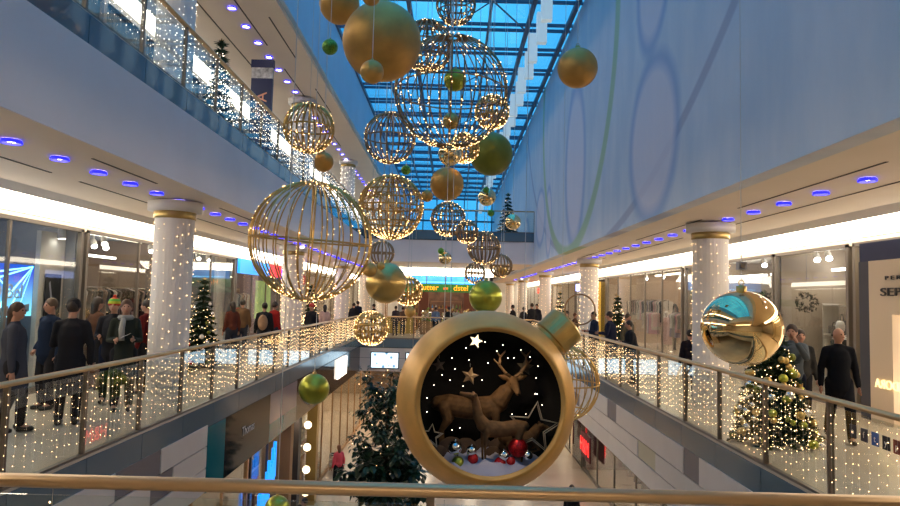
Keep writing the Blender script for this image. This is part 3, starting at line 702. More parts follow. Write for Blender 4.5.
# more stock seen above the heads
rack(-11.4, 17.3, 'y', 4.4, 2.75, DARKS+MIXED, 'high on the back wall of the left clothes shop', seed=51, dens=.2)
rack(-8.75, 17.3, 'y', 4.2, 2.15, DARKS+[(.35,.25,.2),(.5,.45,.42)], 'close behind the window left of the first left column', seed=52, dens=.15)
rack(-9.5, 28.9, 'y', 4.0, 2.1, MIXED, 'behind the window under the blue and red sign', seed=53, dens=.2)
rack(11.6, 20.2, 'y', 5.5, 2.7, DARKS+PALE, 'high on the back wall behind the right column', seed=54, dens=.24)
rack(9.4, 31.6, 'y', 6.0, 2.25, PALE+DARKS, 'close behind the window of the pale clothes shop', seed=55, dens=.13)
rack(10.9, 15.3, 'y', 2.4, 2.35, DARKS, 'in the middle of the accessory shop', seed=56, dens=.2)
def board(x0, x1, y0, y1, z0, z1, m, label, cat='panel', name='light_board'): return tag(MB().box(x0, x1, y0, y1, z0, z1).build(name, m), label, cat)
board(-12.4, -12.3, 21.0, 22.6, 1.2, 3.0, mat('cool_lightbox', (.6,.7,.8), .5, emit=(.5,.7,.9), es=.8), 'cool white lightbox on the back wall of the grey left shop')
board(-8.7, -8.6, 24.2, 25.1, 0, 3.4, MW, 'pale grey upright panel between the fir and the blue sign shop')
board(10.5, 10.6, 24.3, 26.8, 1.9, 3.2, mat('cream_lightbox', (.8,.7,.6), .5, emit=(1,.85,.65), es=.7), 'cream lightbox at the left of the pale clothes shop')
board(11.2, 11.3, 29.0, 32.0, .9, 2.9, MDK, 'dark panel inside the pale clothes shop')
board(10.6, 10.7, 17.4, 19.4, 2.3, 2.9, MDK, 'dark band board behind the right shop wreath')
board(8.7, 8.8, 39, 43, .0, 3.3, MDK, 'dark window board far along the right gallery')
board(-8.9, -8.8, 33, 39.8, 2.7, 3.2, mat('red_banner', (.6,.03,.04), .5, emit=(.6,.03,.03), es=.4), 'red banner inside the window behind the third left column')
for i, (y0, y1) in enumerate(((14.1, 16.7), (17.1, 19.9), (20.4, 23.1))):
    tag(MB().box(9.6, 9.75, y0, y1, 3.02, 3.08).build('strip_light', M['strip']), 'bright strip light hanging in the accessory shop, %s from the right' % ('first','second','third')[i], 'ceiling light')
for i, (y0, y1) in enumerate(((15.2, 16.8), (17.4, 19.6))):
    tag(MB().box(-10.1, -10.0, y0, y1, 3.0, 3.06).build('strip_light', M['strip']), 'bright strip light hanging in the left clothes shop, %s from the left' % ('first','second')[i], 'ceiling light')
# ---------------- the market at the far end
g = MB(); g.box(-3.3, 2.6, 41.35, 41.5, 3.2, 3.9); g.box(-3.3, -3.1, 41.35, 50, 0, 3.9); g.box(2.4, 2.6, 41.35, 50, 0, 3.9)
struct(g.build('wall_market', MGR))
t = thing('clerestory', 'blue lit glazed band above the market sign', 'light band', (-.35, 41.3, 2.95)); MB().box(-2.4, 2.4, -.05, 0, 0, .6).build('lit_glass', mat('blue_glazing', (.05,.2,.5), .2, emit=(.03,.20,.60), es=.9, noise=.4, nscale=2), t)
for k in range(5): MB().box(-2.4+k*1.2-.03, -2.4+k*1.2+.03, -.08, -.05, 0, .6).build('mullion', M['beam'], t)
MB().box(-2.0, 2.0, -.07, -.05, .08, .14).build('light_line', mat('cyan_line', (.1,.5,.9), .4, emit=(.1,.55,1), es=1.5), t)
t = thing('market_sign', 'long green sign with glowing orange lettering at the far end', 'sign', (-.35, 41.1, 2.45))
MB().box(-2.5, 2.1, -.08, .08, 0, .5).build('board', mat('green_board', (.02,.16,.03), .5, emit=(.01,.10,.02), es=.25), t)
text('Hutter', .48, mat('orange_letters', (1,.4,.02), .5, emit=(1,.26,.01), es=1.1, sample=False), (-1.1, -.1, .26), (PI/2,0,0), t); text('dstel', .48, bpy.data.materials['orange_letters'], (.95, -.1, .26), (PI/2,0,0), t); text('am', .25, bpy.data.materials['red_orange_glow'], (0, -.1, .24), (PI/2,0,0), t)
for i, x in enumerate((-1.65, 1.05)):
    tag(MB().box(x-.27, x+.27, 40.7, 41.2, 0, 2.42).build('brown_pillar', col('brown_pillar', (.14,.045,.03), .6)), 'square red brown pillar carrying the %s end of the green market sign' % ('left', 'right')[i], 'pillar')
g = MB(); g.box(-3.2, 2.5, 45.8, 46, 0, 3.5)
struct(g.build('wall_market_back', col('market_brown', (.16,.08,.05), .6, noise=.5, nscale=3)))
tag(MB().box(-2.6, 2.0, 45, 45.2, 3.1, 3.16).box(-2.6, 2.0, 43, 43.2, 3.1, 3.16).build('strip_light', M['shoplight']), 'pair of strip lights inside the far market', 'ceiling light')
struct(MB().box(-3.3, 2.6, 41.5, 50, 3.5, 3.6).build('ceiling_market', MW))
shelf_unit(-1.3, .7, 42.6, 43.0, 0, 1.9, 4, MWOOD, 'market shelf full of bright goods between the brown pillars', seed=30, item='jar', cat='jar', cols=[(.7,.4,.1),(.2,.4,.1),(.7,.7,.6),(.6,.1,.05),(.1,.3,.6)], n=9)
shelf_unit(-3.0, -2.1, 42.6, 43.0, 0, 1.9, 4, MWOOD, 'market shelf left of the brown pillars', seed=31, item='jar', cat='jar', cols=[(.7,.4,.1),(.2,.4,.1),(.7,.7,.6),(.6,.1,.05)], n=4)
t = thing('market_stall', 'green roofed market stall with a yellow counter near the far balustrade', 'stall', (-2.9, 38.6, 0))
MB().box(-.8, .8, -.4, .4, 0, .95).build('counter', col('yellow_counter', (.5,.35,.08)), t); MB().prism([(-1,2.1),(1,2.1),(0,2.5)], -.6, .6).build('roof', col('stall_green', (.05,.22,.04)), t)
for a in (-.85,.85): 
    for b in (-.45,.45): MB().cyl((a,b,0),(a,b,2.1),.03).build('post', M['wood'], t)
for i,(x,h_) in enumerate(((-1.2,1.2),(0,1.0),(1.2,1.3))):
    t = thing('display_table', 'market table heaped with glittering goods, %s of the three' % ('left','middle','right')[i], 'table', (x, 38.0+i*.2, 0)); MB().box(-.5,.5,-.3,.3,.0,.75).build('table', MWOOD, t)
    g = MB(); rnd = random.Random(i); 
    for k in range(150): g.ell((rnd.uniform(-.45,.45), rnd.uniform(-.25,.25), .78+rnd.uniform(0,.8)*(1-abs(rnd.uniform(-1,1)))), rnd.uniform(.04,.075), 6, 4, rnd.randrange(4))
    g.build('goods', [M['goldsatin'], M['silver'], col('goods_a', (.2,.35,.05)), col('goods_b', (.6,.5,.35))], t, kind='stuff')
# ---------------- ground floor
LF = 6.2; LL = 5.2
shop(-1, 10, 17.5, z=ZG, top=-2.0, front=LL, wall=MWARM, mull=4, nl=1, light=M['dimstrip'], fr=MWOOD, back=10)
shop(-1, 17.7, 22.8, z=ZG, top=-2.0, front=LL, wall=MWARM, mull=3, light=M['dimstrip'], fr=MDK, nl=2, back=10)
shop(-1, 23.0, 44, z=ZG, top=-2.0, front=LL, wall=MWARM, mull=9, nl=2, fr=MWOOD, back=10)
shop(1, 10, 19, z=ZG, top=-2.0, front=LF, wall=MGR, mull=4, nl=1, back=10)
shop(1, 19.2, 30.6, z=ZG, top=-2.0, front=LF, wall=col('maroon_wall', (.12,.05,.06), .6), mull=4, nl=1, back=10)
shop(1, 30.8, 44, z=ZG, top=-2.0, front=LF, wall=MWARM, mull=4, light=M['dimstrip'], nl=2, back=10)
g = MB(); g.box(-LL-.1, -LL+.05, 3, YE, -2.0, ZB); g.box(LF-.05, LF+.1, 3, YE, -2.0, ZB)
struct(g.build('trim_8', MDK))
for x in (-4.86, 5.2):
    for k in range(8):
        t = thing('downlight', 'round warm downlight under the middle gallery edge, lower %s row' % ('left' if x < 0 else 'right'), 'ceiling light', (x, 8+k*3.3, ZB-.002), 0, 'lower ceiling downlights %s' % ('left' if x < 0 else 'right'))
        MB().lathe([(.001,-.02),(.13,-.02)], 14).build('lens', M['dimspot'], t); MB().lathe([(.13,-.0),(.13,-.03),(.16,-.03),(.16,0)], 14).build('rim', M['white'], t)
g = MB()
for k in range(4): g.box(-4.4+k*2.8, -4.0+k*2.8, 36, 50, ZB-.06, ZB-.02)
tag(g.build('strip_light', M['shoplight']), 'warm ceiling light bands over the far ground floor', 'ceiling light')
struct(MB().box(-13, 13, 52, 52.2, ZG, ZB).build('wall_ground_far', col('brown_wall', (.22,.15,.10), .6)))
# dark glass cladding with turquoise strips on the left edge
t = thing('dark_glass_facade', 'dark glossy glass sign wall with turquoise strips on the left floor edge', 'shop front', (XL, 12.62, 0))
DG = mat('black_glass', (.012,.015,.02), .08); DG.node_tree.nodes['Principled BSDF'].inputs['Specular IOR Level'].default_value = .08; TQ = mat('turquoise_glass', (.01,.17,.22), .1); LG = mat('pale_glass', (.24,.22,.27), .1)
MB().box(-.02, .05, 0, .95, -1.66, -.44).build('turquoise_panel', TQ, t)
MB().box(-.02, .045, .96, 4.3, -1.66, -.44).build('black_panel', DG, t)
MB().add([(.047, 4.31, -.45), (.047, 4.31, -1.2), (.047, 7.2, -1.2), (.047, 7.2, -.45)], [(0,1,2,3)]).build('pale_panel', LG, t)
MB().box(-.02, .045, 4.31, 7.2, -1.66, -1.2).build('turquoise_panel', TQ, t)
MB().box(-.02, .045, 7.21, 20.8, -1.66, -.44).build('black_panel', DG, t)
text('Thomas', .28, mat('dim_white_letters', (.6,.6,.65), .4), (.055, 2.5, -.95), (PI/2, 0, PI/2), t, extrude=.002)
t = thing('lit_sign', 'white glowing sign on the left floor edge near the far corner', 'sign', (XL+.06, 26.6, -1.25)); MB().box(0, .06, 0, 2.2, 0, .75).build('lightbox', mat('white_sign_glow', (.9,.85,.8), .5, emit=(1,.85,.7), es=2.2), t)
# right fascia dark opening
t = thing('dark_recess', 'brown framed recess under the glass at the lower right', 'recess', (XR, 7.9, -1.0)); MB().box(-.05, 0, -1.6, .55, -.02, .6).build('brown_panel', col('brown_board', (.06,.03,.02)), t); MB().tube([(-.06,-1.5,.1),(-.06,.5,.1),(-.06,.5,.45)], .012, 6).build('bar', M['silver'], t)
# ground floor fittings
t = thing('sculpture_sign', 'bright blue abstract lit sign by the lower left shop', 'sign', (-4.95, 18.6, -4.1))
g = MB(); rnd = random.Random(5)
for i in range(16): 
    a = i*.09; g.prism([(-.05+a*.0, .0), (.06, .05), (.04, .9), (-.06, .8)], -.6+i*.09, -.53+i*.09) if False else g.box(-.04, .04, -.75+i*.095, -.69+i*.095, .1+.05*i+rnd.uniform(-.12,.12), .75+.07*i+rnd.uniform(-.15,.2))
g.build('blue_slats', mat('blue_glow', (.02,.3,.9), .4, emit=(.01,.24,.85), es=.8), t); MB().cyl((0,-.4,-1.4),(0,-.4,.3),.04).cyl((0,.5,-1.4),(0,.5,.5),.04).build('stand', M['dark'], t)
for k in range(4):
    t = thing('globe_lamp', 'round glowing lamp by the brass pillar, %s of the vertical row of four' % ('lowest','second from below','third from below','topmost')[k], 'lamp', (-4.78, 22.9, -4.6+k*.75), 0, 'globe lamps by the lower left pillar')
    MB().ell((0,0,0), .13, 14, 8).build('globe', mat('globe_glow', (.9,.8,.6), .5, emit=(1,.82,.5), es=2) if k == 0 else bpy.data.materials['globe_glow'], t, smooth=True); MB().box(-.3,-.18,-.04,.04,-.04,.04).build('bracket', M['silver'], t)
for i, (x, y, m_) in enumerate(((-4.95, 20.6, MWOOD), (-4.95, 21.7, MDK), (-4.95, 24.6, M['goldring']))):
    tag(MB().box(x-.18, x+.18, y-.18, y+.18, ZG, ZB).build('pillar', m_), ('wooden', 'dark', 'brass coloured')[i] + ' pillar in front of the lower left shops', 'pillar')
t = thing('rubbish_bin', 'grey cylindrical bin left of the person in pink on the ground floor', 'bin', (-4.75, 28.6, ZG)); MB().lathe([(.001,0),(.24,0),(.27,.8),(.24,.85),(.001,.85)], 18).build('body', M['silver'], t, smooth=True); MB().lathe([(.15,.86),(.25,.87),(.25,.84)], 18).build('rim', M['dark'], t)
t = thing('shop_sign', 'red neon sign in the dark shop on the lower right', 'sign', (5.95, 28.7, -4.1)); text('H&M', .85, mat('red_neon', (1,.02,.02), .4, emit=(1,.02,.02), es=1.3), (-.1,0,0), (PI/2,0,-PI/2), t); MB().box(-.06,.0,-.9,.9,-.5,.55).build('board', col('maroon', (.10,.02,.03)), t)
tag(MB().box(5.7, 6.1, 30.6, 31.0, ZG, ZB).build('pillar', M['silver']), 'silver grey pillar left of the red neon sign', 'pillar')
shelf_unit(7.0, 7.4, 31.5, 35, ZG, 2.6, 4, MWARM, 'cream shelf in the lower right shop', seed=33, cols=PALE, n=5)
t = thing('mannequin', 'dark dressed mannequin in the lower right shop window', 'mannequin', (6.7, 36.0, ZG)); MB().lathe([(.001,0),(.2,0),(.02,.03),(.02,.5)],12).build('stand', M['silver'], t); MB().lathe([(.12,.4),(.2,.8),(.17,1.1),(.22,1.4),(.07,1.5),(.06,1.55),(.1,1.65),(.001,1.8)], 16).build('figure', M['dark'], t, smooth=True)
rack(7.5, 26.5, 'y', 3, 1.6, DARKS, 'in the dark shop with the red neon sign', z=ZG, seed=35, dens=.2)
shelf_unit(-6.6, -6.2, 18, 22.5, ZG, 2.6, 4, MWARM, 'cream shelf in the lower left shop', seed=36, cols=MIXED, n=7)
shelf_unit(-6.2, -5.8, 25.4, 30, ZG, 2.4, 4, MW, 'white shelf behind the person in pink', seed=37, cols=PALE, n=6)
# ================================================================== GREENERY
def fir(x, y, z, h, r, label, seed, nb=40, balls=None, bulbs=220, dens=1.0, br=.055, bulbm='bulb', bs=.011):
    rnd = random.Random(seed); t = thing('decorated_fir', label, 'christmas tree', (x, y, z))
    MB().tube([(0,0,0), (0,0,h*.5), (0,0,h*.97)], [.06, .035, .01], 8).build('trunk', M['bark'], t)
    g = MB(); layers = int(15*dens); 
    for L in range(layers):
        f = L/(layers-1.0); zz = h*(.10 + .86*f); R = r*(1-f)**.85 + .05
        nbr = int(9 + 12*(1-f))
        for k in range(nbr):
            a = 2*PI*k/nbr + L*.7 + rnd.uniform(-.15,.15); RR = R*rnd.uniform(.85,1.1); d = Vector((math.cos(a), math.sin(a), 0)); side = Vector((-d.y, d.x, 0))
            tip = Vector((0,0,zz)) + d*RR + Vector((0,0,-RR*.28))
            base = Vector((0,0,zz+.05))
            nn = max(4, int(RR/.05))
            for q in range(nn):
                u = (q+.5)/nn; p = base.lerp(tip, u); w = .13*(1-u*.5)*h/2.4+.02
                for s_ in (-1, 1):
                    e = p + side*s_*w*rnd.uniform(.7,1.1) + d*w*.8 + Vector((0,0,rnd.uniform(-.03,.04)))
                    g.add([p+Vector((0,0,.012)), p-Vector((0,0,.014))-d*.01, e], [(0,1,2)])
                    g.add([p+d*.03, p-d*.03, p+side*s_*w*.5+Vector((0,0,w*.7*rnd.uniform(-1,1)))], [(0,1,2)])
            g.tube([base, tip], [.008, .003], 3)
    g.build('branches', M['needle'], t, kind='stuff')
    def surf(f, k=1.0):
        a = rnd.uniform(0, 2*PI); R = (r*(1-f)**.85 + .05)*k; return Vector((R*math.cos(a), R*math.sin(a), h*(.08+.86*f)-R*.22))
    for i in range(nb):
        f = 1 - math.sqrt(rnd.random()); p = surf(f, rnd.uniform(.85,1.0)); b = br*rnd.uniform(.7,1.2)
        m_ = rnd.choice(balls or ['silver', 'goldsatin', 'silver'])
        g = MB().ell(p, b, 12, 8); g.build('bauble', M[m_], t, smooth=True)
    g = MB()
    for i in range(bulbs): g.octa(surf(1 - math.sqrt(rnd.random()), rnd.uniform(.9,1.05)), bs*rnd.uniform(.7,1.2))
    g.build('fairy_lights', M[bulbm], t, kind='stuff')
    g = MB(); 
    for i in range(5):
        a = 2*PI*i/5+PI/2; g.add([(0,-.01,h*.98+.05), (.03*math.cos(a-.6), -.0, h*.98+.05+.03*math.sin(a-.6)), (.09*math.cos(a),0,h*.98+.05+.09*math.sin(a)), (.03*math.cos(a+.6),0,h*.98+.05+.03*math.sin(a+.6)), (0,.015,h*.98+.05)], [(0,1,2,3),(4,3,2,1)])
    g.build('star_topper', M['goldsatin'], t)
    MB().lathe([(.001,0),(.22,0),(.26,.22),(.001,.22)], 14).build('pot', M['dark'], t)
    return t
fir(-6.95, 18.6, 0, 2.45, .52, 'dark fir with white and silver baubles behind the left column', 1, nb=60, balls=['silver','white','white','greenmatte'], bulbs=120)
fir(-7.0, 17.1, 0, 1.7, .35, 'small dark red decorated fir left of the left column', 7, nb=25, balls=['redglit','red','silver'], bulbs=120)
fir(6.3, 25.0, 0, 2.3, .55, 'lit fir with golden lights behind the balustrade on the right', 2, nb=30, bulbs=260, bs=.016)
fir(5.05, 10.4, 0, 2.0, .62, 'large lit fir with green and gold baubles behind the mirrored gold bauble', 3, nb=90, balls=['goldsatin','greenchrome','silver','greenmatte','goldsatin'], bulbs=380, br=.06, bs=.009)
fir(6.6, 40, 0, 2.6, .6, 'far lit fir between the white columns on the right', 4, nb=15, bulbs=160, bs=.02, dens=.7)
fir(-6.0, 16.4, ZU, 3.0, .5, 'slim fir with pale lights on the upper left gallery', 5, nb=30, bulbs=420, bulbm='bulbw', bs=.014)
fir(3.0, 36.0, ZU, 2.4, .6, 'dark fir on the upper bridge at its right end', 6, nb=10, bulbs=40, bs=.014, dens=.8)
fir(-5.9, 28.0, 0, 2.5, .45, 'lit fir behind the large wire globe on the left gallery', 8, nb=20, bulbs=220, bs=.016, balls=['redglit','goldsatin'])
# ficus rising from the ground floor
def ficus(x, y, z, label):
    rnd = random.Random(11); t = thing('ficus_tree', label, 'tree', (x, y, z))
    MB().lathe([(.001,0),(.55,0),(.65,.6),(.58,.6),(.55,.5),(.001,.5)], 24).build('planter', col('planter_grey', (.3,.28,.26)), t, smooth=True)
    g = MB(); ends = []
    g.tube([(0,0,.4),(.05,.02,1.5),(-.03,0,2.6)], [.10,.08,.06], 10)
    for i in range(26):
        z0 = 1.3 + i*.13; a = i*2.4; L = .8*(1-.5*(i/26)) + .3; p0 = Vector((0,0,z0)); p1 = p0 + Vector((math.cos(a)*L*.6, math.sin(a)*L*.6, .4)); p2 = p0 + Vector((math.cos(a)*L, math.sin(a)*L, .75))
        g.tube([p0,p1,p2], [.03,.02,.008], 5); ends += [p0.lerp(p1,.8), p1, p1.lerp(p2,.5), p2]
    g.tube([(-.03,0,2.6),(0,0,4.0),(.05,0,5.4)], [.06,.035,.01], 8); 
    for k in range(10): ends.append(Vector((rnd.uniform(-.2,.2), rnd.uniform(-.2,.2), 3.4+k*.22)))
    g.build('trunk', M['bark'], t)
    g = MB()
    def leaf(p, d, s_):
        d = d.normalized(); w = d.cross(Vector((0,0,1)));  w = w.normalized() if w.length > .05 else Vector((1,0,0)); up = w.cross(d)
        pts = [(0,0),(.3,.32),(.62,.36),(1,0),(.62,-.36),(.3,-.32)]
        vs = [p + d*a*s_ + w*b*s_ + up*(-.18*a*a + .15*abs(b))*s_ for a, b in pts]; vs.append(p + d*.5*s_ - up*.06*s_)
        g.add(vs, [(0,1,2,6),(6,2,3),(6,3,4),(0,6,4,5)])
    for i in range(3600):
        e = rnd.choice(ends); s_ = rnd.uniform(.16,.34) if e.z < 3.2 else rnd.uniform(.09,.17)
        q = Vector((rnd.gauss(0,1), rnd.gauss(0,1), rnd.gauss(0,.8))).normalized()
        sc = .38 if e.z < 3.2 else .28
        leaf(e + q*rnd.uniform(.0,sc), q + Vector((0,0,-.5)), s_)
    g.build('foliage', M['leaf'], t, kind='stuff')
    g = MB()
    for i in range(40): g.octa(rnd.choice(ends) + Vector((rnd.gauss(0,.25), rnd.gauss(0,.25), rnd.gauss(0,.2))), .014)
    g.build('fairy_lights', M['bulb'], t, kind='stuff')
ficus(-1.75, 19.5, ZG, 'dark leafy ficus tree rising from the ground floor left of the reindeer bauble')
ficus(-.6, 16.5, ZG-1.6+.0, 'x') if False else None

# ================================================================== HANGING ORNAMENTS
def place(px, py, Y): return atY(px, py, Y)
def scale_at(Y): return Y / F_PX
def wire_globe(px, py, rp, Y, label, seed=0, mer=26, rings=1, bulbs=300, wire='goldwire', wr=.015, br=.011, bm='bulbg', tilt=(0,0), dense_bottom=True, hang=True, tangle=0, squash=1.0):
    c = place(px, py, Y); R = rp*scale_at(Y); rnd = random.Random(seed); t = thing('wire_globe', label, 'hanging globe', c, 0, 'hanging wire globes with lights')
    bulbs = int(bulbs*.7); br *= .82
    if wr < .012: wr *= 1.2
    wr *= max(1, Y/14)
    rot = Euler((tilt[0], tilt[1], rnd.uniform(0, 1))).to_matrix()
    g = MB(); b = MB()
    for k in range(mer):
        a = 2*PI*k/mer; n = 18; pts = []
        for i in range(n+1):
            th = .10 + (PI-.20)*i/n; pts.append(rot @ Vector((R*math.sin(th)*math.cos(a), R*math.sin(th)*math.sin(a), R*squash*math.cos(th))))
        g.tube(pts, wr, 4, caps=False)
    for q in range(rings):
        th = PI*(q+1)/(rings+1); rr = R*math.sin(th)
        g.tube([rot @ Vector((rr*math.cos(2*PI*i/28), rr*math.sin(2*PI*i/28), R*squash*math.cos(th))) for i in range(28)], wr*1.1, 4, closed=True)
    for th in (.10, PI-.10):
        rr = R*math.sin(th); g.tube([rot @ Vector((rr*math.cos(2*PI*i/12), rr*math.sin(2*PI*i/12), R*squash*math.cos(th))) for i in range(12)], wr*1.6, 4, closed=True)
    for i in range(tangle):
        a = rnd.uniform(0,2*PI); th = rnd.uniform(.5, 2.4); pts = []
        for j in range(8):
            pts.append(rot @ Vector((R*math.sin(th)*math.cos(a), R*math.sin(th)*math.sin(a), R*math.cos(th)))*rnd.uniform(.9,1.0)); a += rnd.uniform(-.4,.5); th = min(2.9, max(.2, th+rnd.uniform(-.3,.35)))
        g.tube(pts, wr*.7, 4, caps=False)
    g.build('wire_frame', M[wire], t)
    for i in range(bulbs):
        k = rnd.randrange(mer); a = 2*PI*k/mer + rnd.uniform(-.02,.02)
        u = rnd.uniform(-1,1)
        if dense_bottom and rnd.random() < .45: u = -1 + abs(rnd.gauss(0,.18))
        elif rnd.random() < .12: u = 1 - abs(rnd.gauss(0,.08))
        th = math.acos(max(-.995, min(.995, u)))
        b.octa(rot @ Vector(((R+wr)*math.sin(th)*math.cos(a), (R+wr)*math.sin(th)*math.sin(a), (R+wr)*squash*math.cos(th))), br*rnd.uniform(.7,1.15))
    b.build('fairy_lights', M[bm], t, kind='stuff')
    MB().cyl((0,0,-R*squash*.0 if R > .5 else R*squash*.9), (0,0,R*squash+.06), .012 if R > .5 else .01, n=8).build('hub_rod', M[wire], t)
    if hang: MB().cyl((0,0,R*squash), (0,0,ZT-.1-c.z), .005*max(1, Y/14), n=5).build('cable', M['wcable'], t)
    return t
def ball(px, py, rp, Y, m, label, cat='hanging bauble', name='bauble', hang=True, cap=True, sq=1.0, grp=None):
    c = place(px, py, Y); R = rp*scale_at(Y); t = thing(name, label, cat, c, 0, grp)
    MB().ell((0,0,0), (R, R, R*sq), 40, 24).build('shell', M[m], t, smooth=True)
    top = R*sq
    if cap:
        MB().lathe([(R*.13, top*.985), (R*.13, top+R*.12), (R*.03, top+R*.14)], 14).build('cap', M['goldsatin'], t, smooth=True)
        MB().tube([(R*.07*math.cos(2*PI*i/12), 0, top+R*.2+R*.07*math.sin(2*PI*i/12)) for i in range(12)], R*.014, 5, closed=True).build('loop', M['goldsatin'], t)
    if hang: MB().cyl((0,0,top+.01), (0,0,ZT-.1-c.z), .005*max(1, Y/14), n=5).build('cable', M['wcable'], t)
    return t
GW = 'hanging wire globes with lights'
wire_globe(311, 241, 60, 9.0, 'largest golden wire globe in front of the left gallery', 1, mer=30, bulbs=420, wr=.010, br=.0095, tilt=(.05,.05), squash=.99)
wire_globe(451, 92, 57, 11.0, 'large wire globe under the skylight with a green ball inside', 2, mer=30, bulbs=520, wire='bronzewire', wr=.010, br=.0115, tilt=(.0,.02))
wire_globe(309, 128, 25, 12.0, 'medium golden wire globe in front of the upper left column', 3, mer=24, bulbs=240, br=.011)
wire_globe(390, 138, 25.5, 14.5, 'medium wire globe against the skylight left of the green inside ball', 4, mer=24, rings=1, bulbs=220, wire='bronzewire', br=.012)
wire_globe(391, 207, 32, 13.0, 'tangled wire globe hanging left of the matte gold ball in the centre', 5, mer=26, rings=5, bulbs=520, tangle=26, br=.012)
wire_globe(427, 46, 26, 13.4, 'wire globe half behind the biggest gold ball at the top', 6, mer=24, rings=5, bulbs=260, wire='bronzewire', tangle=8, br=.012, bm='bulbg')
wire_globe(456, 5, 20, 14.0, 'ringed wire globe cut by the top edge of the view', 7, mer=20, rings=7, bulbs=160, wire='bronzewire', br=.011)
wire_globe(448, 219, 17, 18.0, 'wire globe directly under the centre matte gold ball', 8, mer=20, rings=4, bulbs=200, wire='bronzewire', tangle=6, br=.015)
wire_globe(467, 232, 11, 17.2, 'small wire globe touching the one under the centre gold ball', 9, mer=18, rings=3, bulbs=120, wire='bronzewire', br=.014)
wire_globe(484, 248, 16, 19.0, 'wire globe with upright ribs left of the bridge fir', 10, mer=22, bulbs=130, wire='bronzewire', br=.013)
wire_globe(501, 266, 11, 20.0, 'small wire globe lower right of the upright ribbed one', 11, mer=18, bulbs=70, wire='bronzewire', br=.013)
wire_globe(475, 273, 10, 20.5, 'small wire globe above the lime green satin ball', 12, mer=18, bulbs=70, wire='bronzewire', br=.013)
wire_globe(382, 253, 12, 21.0, 'small wire globe above the large satin gold ball', 13, mer=18, bulbs=50, wire='bronzewire', br=.012)
wire_globe(408, 291, 14, 20.8, 'gold wire globe at the right of the large satin gold ball', 14, mer=20, rings=4, bulbs=240, tangle=16, br=.018)
wire_globe(371, 328, 16.5, 24.0, 'densely lit wire globe in front of the far left balustrade corner', 15, mer=22, rings=6, bulbs=520, tangle=24, br=.02)
wire_globe(561, 383, 37, 14.8, 'wire globe hidden behind the right side of the reindeer bauble', 16, mer=26, rings=3, bulbs=120, wr=.014)
wire_globe(492, 112, 17, 13.5, 'densely lit wire globe on the right inside edge of the large skylight globe', 17, mer=20, rings=4, bulbs=320, tangle=14, br=.013)
wire_globe(464, 148, 15, 12.9, 'small glowing globe packed with lights under the large skylight globe', 18, mer=20, rings=4, bulbs=320, tangle=10, br=.011)
ball(382, 42, 40, 9.5, 'goldmatte', 'biggest matte gold ball at the top of the atrium')
ball(339.5, 4, 20.5, 10.6, 'goldmatte', 'matte gold ball cut by the top edge, upper left of the biggest one')
ball(372, 72, 12, 8.2, 'goldmatte', 'small matte gold ball in front of the biggest one')
ball(371, -3, 9, 8.3, 'goldmatte', 'small matte gold ball peeking in at the top edge')
ball(330, 47, 8, 10.0, 'greenglit', 'small glittering green ball left of the biggest gold ball')
ball(577.5, 68, 20.3, 8.5, 'goldmatte', 'matte gold ball hanging alone in front of the painted right wall')
ball(323.5, 162, 10, 12.5, 'goldmatte', 'small matte gold ball below the medium left wire globe')
ball(455, 80, 11.5, 11.0, 'greenchrome', 'lime green ball inside the large skylight globe', hang=True)
ball(451, 121, 8.5, 10.9, 'goldsatin', 'satin gold ball inside the bottom of the large skylight globe')
ball(450, 154, 12, 11.9, 'goldchrome', 'mirrored gold ball directly above the centre matte gold one')
ball(491, 154, 22, 14.6, 'greenmatte', 'large matte dark green ball right of the centre')
ball(447, 184, 17, 13.0, 'goldmatte', 'matte gold ball in the centre under the skylight')
ball(427, 196, 6, 14.0, 'goldmatte', 'tiny matte gold ball right of the tangled wire globe')
ball(406, 170, 5, 15.0, 'greenglit', 'tiny green ball above the tangled wire globe')
ball(487, 197, 9, 16.0, 'goldchrome', 'mirrored gold ball below the matte green one')
ball(513, 222, 8, 17.0, 'goldchrome', 'mirrored gold ball in front of the bridge fir')
ball(486, 190, 3.2, 15.8, 'greenglit', 'tiny green ball touching the mirrored gold one below the matte green')
ball(491, 213, 3.5, 17.0, 'greenglit', 'tiny green ball left of the bridge fir')
ball(445, 258, 6.5, 18.0, 'goldchrome', 'small mirrored gold ball in front of the bridge edge')
ball(441, 251, 3.2, 17.8, 'greenglit', 'tiny green ball touching the small mirrored gold ball')
ball(386, 283, 20.5, 19.0, 'goldsatin', 'large satin gold ball above the far left balustrade')
ball(370, 270, 7, 18.0, 'goldmatte', 'small gold ball touching the large satin one at upper left')
ball(381, 266, 4, 18.0, 'goldmatte', 'tiny gold ball on top of the large satin one')
ball(485.6, 297, 16.5, 16.5, 'greenchrome', 'lime green satin ball directly above the reindeer bauble')
ball(314, 389, 15, 13.0, 'greenchrome', 'lime green ball hanging in front of the dark glass wall')
ball(410, 312, 5.5, 26.0, 'goldmatte', 'tiny matte gold ball in front of the far market')
ball(503, 270, 5, 22.0, 'goldmatte', 'tiny matte gold ball behind the small right wire globes')
ball(277, 508, 12, 7.0, 'greenchrome', 'lime green ball low behind the closest handrail')
ball(741.5, 328, 38.5, 8.2, 'goldchrome', 'large mirrored gold bauble in front of the right gallery', sq=.96)
tb = place(741.5, 282, 8.2)
t = thing('light_clamp', 'small grey clamp box on the cable of the mirrored gold bauble', 'fitting', (tb.x, tb.y, tb.z+.15)); MB().box(-.05,.05,-.04,.04,0,.10).build('box', M['cable'], t); MB().box(-.03,.03,-.045,.045,.02,.08).build('plate', M['silver'], t)

